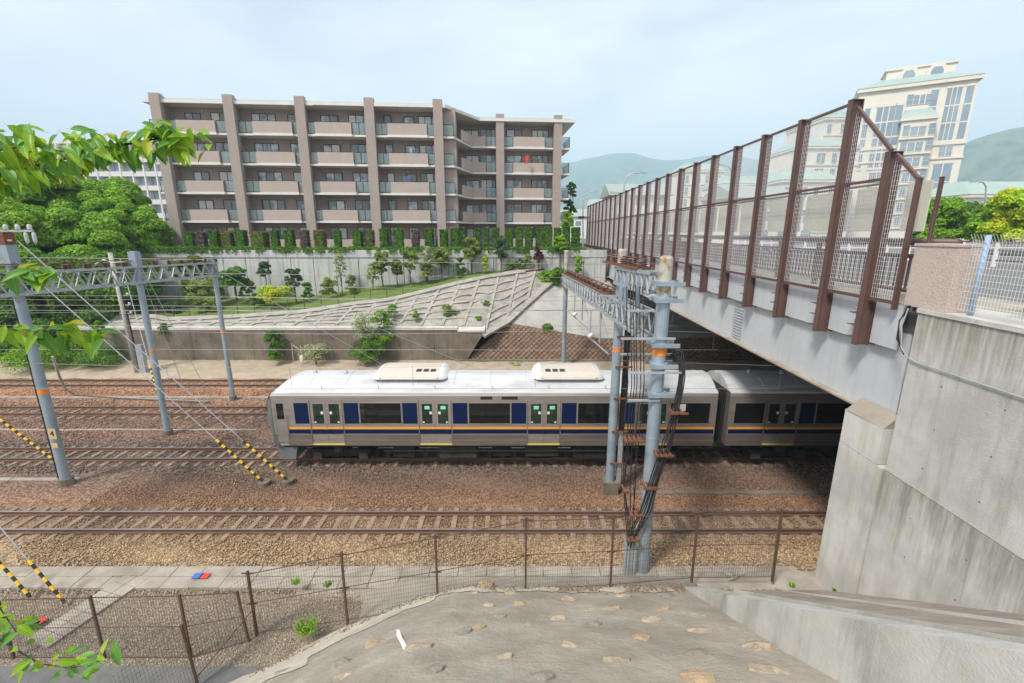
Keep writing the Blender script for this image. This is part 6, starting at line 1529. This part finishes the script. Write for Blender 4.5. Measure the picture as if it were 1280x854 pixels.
# ------------------------------------------------------------------ hills
M['forest'] = leafmat('forest_canopy', (.055,.11,.025), (.085,.15,.035), trans=.1, scale=.02) if False else mat('forested_hill', (.022,.05,.02), 1, (.10,.15,.055), .022, 9, 1.0, .06, lo=.42, hi=.58)
def hill(name, label, Y, crest, depth, base=8, seed=1, amp=1.0):
    "ridge line given as (u, v) points at distance Y; slope comes down towards the camera"
    pts = [at(u, v, Y) for u, v in crest]; tab = [(p.x, p.z) for p in pts]; rows_ = []; n_ = 240; x0_, x1_ = tab[0][0], tab[-1][0]
    from mathutils import noise
    for j in range(34):
        f = j / 33; row = []
        for i in range(n_):
            x = x0_ + (x1_ - x0_) * i / (n_ - 1)
            for a_, c_ in zip(tab[:-1], tab[1:]):
                if x <= c_[0] + 1e-6: z = a_[1] + (c_[1] - a_[1]) * (x - a_[0]) / (c_[0] - a_[0]); break
            zz = base + (z - base) * (math.sin(f * math.pi / 2) ** 1.3)
            nz = noise.noise(Vector((x * .004 * 2000 / Y, f * 6, seed))) * .5 + noise.noise(Vector((x * .015 * 2000 / Y, f * 14, seed))) * .22 + noise.noise(Vector((x * .06 * 2000 / Y, f * 40, seed))) * .06
            zz += nz * (z - base) * .26 * math.sin(f * math.pi) * amp + noise.noise(Vector((x * .08 * 2000 / Y, f * 9, seed + 3))) * Y * .0016
            row.append((x, Y - depth * (1 - f), zz))
        rows_.append(row)
    rows_.append([(x, y + depth * .5, base) for x, y, z in rows_[-1]])
    b = MB(); b.grid(rows_); o = b.build(name, M['forest'], None, smooth=True); return tag(o, label, kind='structure')
hill('hills', 'long blue hazy mountain ridge behind the bridge', 4000, [(-900,262),(200,255),(560,240),(640,225),(700,208),(735,203),(760,199),(800,204),(850,201),(900,206),(960,212),(1000,222),(1060,228),(1200,236),(1900,250)], 2000, seed=1)
hill('hills', 'nearer wooded green hill at the right edge', 1500, [(780,288),(860,262),(930,236),(975,226),(1010,240),(1100,250),(1150,225),(1190,185),(1230,170),(1262,162),(1300,158),(1400,150),(1700,165),(2300,190)], 700, seed=5)
# ------------------------------------------------------------------ haze
M['haze'] = bpy.data.materials.new('haze'); M['haze'].use_nodes = True; hn = M['haze'].node_tree; hn.nodes.clear()
pv = hn.nodes.new('ShaderNodeVolumePrincipled'); pv.inputs['Color'].default_value = (.62,.82,1,1); pv.inputs['Density'].default_value = .00042; ho = hn.nodes.new('ShaderNodeOutputMaterial'); hn.links.new(pv.outputs[0], ho.inputs['Volume'])
HAZE = True
if HAZE:
    b = MB(); b.box(-9500, 10500, -460, 6600, -2.0, 700); tag(b.build('haze', M['haze']), 'thin pale summer haze', 'haze', kind='stuff')
# ------------------------------------------------------------------ cherry branches close to the camera
def leaf_mesh(seed):
    rg = random.Random(seed); n = 7; b = MB(); vs = []; cur = rg.uniform(.1, .5)
    for i in range(n + 1):
        t = i / n; w_ = (math.sin(math.pi * t ** .75) ** .85) * .21 * (1 if t < .98 else .0); y = t; z = -cur * t * t * .6
        if i == n: w_ = 0
        if i == 0: w_ = .0
        vs.append([(-w_, y, z + w_ * .45), (-w_ * .5, y, z + w_ * .16), (0, y, z), (w_ * .5, y, z + w_ * .16), (w_, y, z + w_ * .45)])
    b.grid(vs); b.tube([(0,-.14,.03),(0,0,0),(0,.5,-cur*.15 - .004),(0,.95,-cur*.54-.004)], [.009,.009,.006,.002], 4); return b
GL = [leafmat('young_cherry_leaf', (.26,.46,.04), (.36,.56,.05), trans=.5, rough=.4, island=.05, scale=9), leafmat('cherry_leaf', (.13,.32,.06), (.19,.40,.07), trans=.42, rough=.38, island=.05, scale=9), leafmat('yellowish_cherry_leaf', (.50,.56,.04), (.50,.42,.08), trans=.5, rough=.4, island=.05, scale=12)]
for g_ in GL:
    t_ = g_.node_tree; n_ = t_.nodes; l_ = t_.links; bs = n_['Principled BSDF']; src = bs.inputs['Base Color'].links[0].from_socket
    oc_ = n_.new('ShaderNodeTexCoord'); sx_ = n_.new('ShaderNodeSeparateXYZ'); l_.new(oc_.outputs['Object'], sx_.inputs[0])
    ab_ = n_.new('ShaderNodeMath'); ab_.operation = 'ABSOLUTE'; l_.new(sx_.outputs['X'], ab_.inputs[0])
    m1 = n_.new('ShaderNodeMath'); m1.operation = 'MULTIPLY_ADD'; m1.inputs[1].default_value = -.9; l_.new(ab_.outputs[0], m1.inputs[0]); l_.new(sx_.outputs['Y'], m1.inputs[2])
    m2 = n_.new('ShaderNodeMath'); m2.operation = 'MULTIPLY'; m2.inputs[1].default_value = 62; l_.new(m1.outputs[0], m2.inputs[0])
    m3 = n_.new('ShaderNodeMath'); m3.operation = 'SINE'; l_.new(m2.outputs[0], m3.inputs[0])
    r1 = n_.new('ShaderNodeMapRange'); r1.inputs[1].default_value = .55; r1.inputs[2].default_value = 1; r1.inputs[3].default_value = 1; r1.inputs[4].default_value = .72; l_.new(m3.outputs[0], r1.inputs[0])
    r2 = n_.new('ShaderNodeMapRange'); r2.inputs[1].default_value = .0; r2.inputs[2].default_value = .022; r2.inputs[3].default_value = 1.5; r2.inputs[4].default_value = 1; l_.new(ab_.outputs[0], r2.inputs[0])
    m4 = n_.new('ShaderNodeMath'); m4.operation = 'MULTIPLY'; l_.new(r1.outputs[0], m4.inputs[0]); l_.new(r2.outputs[0], m4.inputs[1])
    h_ = n_.new('ShaderNodeHueSaturation'); l_.new(src, h_.inputs['Color']); l_.new(m4.outputs[0], h_.inputs['Value'])
    for lk in list(src.links):
        if lk.to_node != h_: to = lk.to_socket; l_.new(h_.outputs[0], to)
LM = [[leaf_mesh(k).mesh('leaf', g) for k in range(3)] for g in GL]
for row in LM:
    for me in row: me.polygons.foreach_set('use_smooth', [True] * len(me.polygons))
TRK = Vector((-4.3, .9, 0)); tz = slope_z(-4.3, 2.0) if slope_z(-4.3, 2.0) > 0 else 0
ct = thing('cherry_tree', 'leafy cherry tree reaching in from the left edge, very close to the camera', 'tree', (TRK.x, TRK.y, -.2))
b = MB(); b.tube([(TRK.x, TRK.y, -.6), (TRK.x + .05, TRK.y, 4), (TRK.x - .05, TRK.y + .05, 8), (TRK.x, TRK.y, 10.6), (TRK.x - .2, TRK.y + .3, 12.5)], [.2, .16, .13, .09, .04], 10); b.build('trunk', M['bark'], ct, smooth=True)
def branch(label, path, D, nleaf, lo_, hi_, seed, r=.006, side=1.0, yellow=.12, spread=26, droop=.5):
    rg = random.Random(seed); pts = [at(u, v, D + dd) for u, v, dd in path]; t = ct
    q0 = Vector((TRK.x, TRK.y, pts[0].z - .35)); lead = [q0, q0.lerp(pts[0], .5) + Vector((0, 0, .12))]
    b = MB(); b.tube(lead + pts, [r * 3, r * 1.8] + [r * (1 - .7 * i / (len(pts) - 1)) for i in range(len(pts))], 6); bo = b.build('branch', M['bark'], t, smooth=True); bo['label'] = label
    tot = len(pts) - 1
    for k in range(nleaf):
        f = (k + rg.random()) / nleaf * tot; i = min(int(f), tot - 1); p = pts[i].lerp(pts[i + 1], f - i)
        off = Vector((rg.uniform(-1,1), rg.uniform(-1,1), rg.uniform(-.6,1))) * spread / FPX * D * .6
        L_ = rg.uniform(lo_, hi_) / FPX * D
        d = Vector((rg.uniform(-1,1), rg.uniform(-.8,.8), -rg.uniform(droop - .5, droop + .7)))
        if off.z > 0: d.z += .3
        d.normalize(); up = Vector((rg.uniform(-.5,.5), -rg.uniform(.2,1.2), 1)).normalized()
        x_ = d.cross(up).normalized(); z_ = x_.cross(d)
        mt = Matrix((x_, d, z_)).transposed().to_4x4() @ Matrix.Scale(L_, 4); mt.translation = p + off - t.location
        q = rg.random(); g = 2 if q < yellow else (0 if q < .55 else 1)
        o = bpy.data.objects.new('leaf', LM[g][rg.randrange(3)]); C.objects.link(o); o.parent = bo; o.matrix_local = mt
        if off.length > .01:
            pass
    return t
branch('long leafy cherry branch across the upper left, its tip before the building', [(-60,240,0),(0,216,0),(60,204,.1),(110,190,.1),(160,180,.15),(205,172,.2),(238,180,.2)], 1.9, 300, 15, 28, 3, r=.009, spread=32, droop=.7)
branch('thick leafy part of the cherry branch at the left edge', [(-70,200,0),(-20,190,0),(40,182,0),(80,190,0)], 1.7, 110, 17, 32, 4, spread=40, droop=.7)
branch('small leafy twig over the lattice beam at the left edge', [(-40,335,0),(10,345,0),(45,338,0),(60,345,0)], 1.8, 20, 24, 34, 5, r=.004, spread=14, droop=.5)
branch('thin horizontal twig with drooping leaves in front of the numbered pole', [(-30,412,0),(20,412,0),(60,414,0),(95,412,.05),(140,425,.05)], 1.9, 38, 20, 34, 6, r=.004, spread=15, droop=.7)
branch('leafy cherry twig in the lower left corner', [(-40,790,0),(0,800,0),(50,830,0),(90,835,0),(130,825,0)], 1.6, 46, 17, 30, 8, r=.005, spread=34, droop=.2, yellow=.05)
branch('short cherry twig low at the left edge above the path', [(-40,740,0),(0,760,0),(20,790,0),(45,760,0)], 1.6, 22, 17, 28, 9, r=.004, spread=20, droop=.2, yellow=.05)
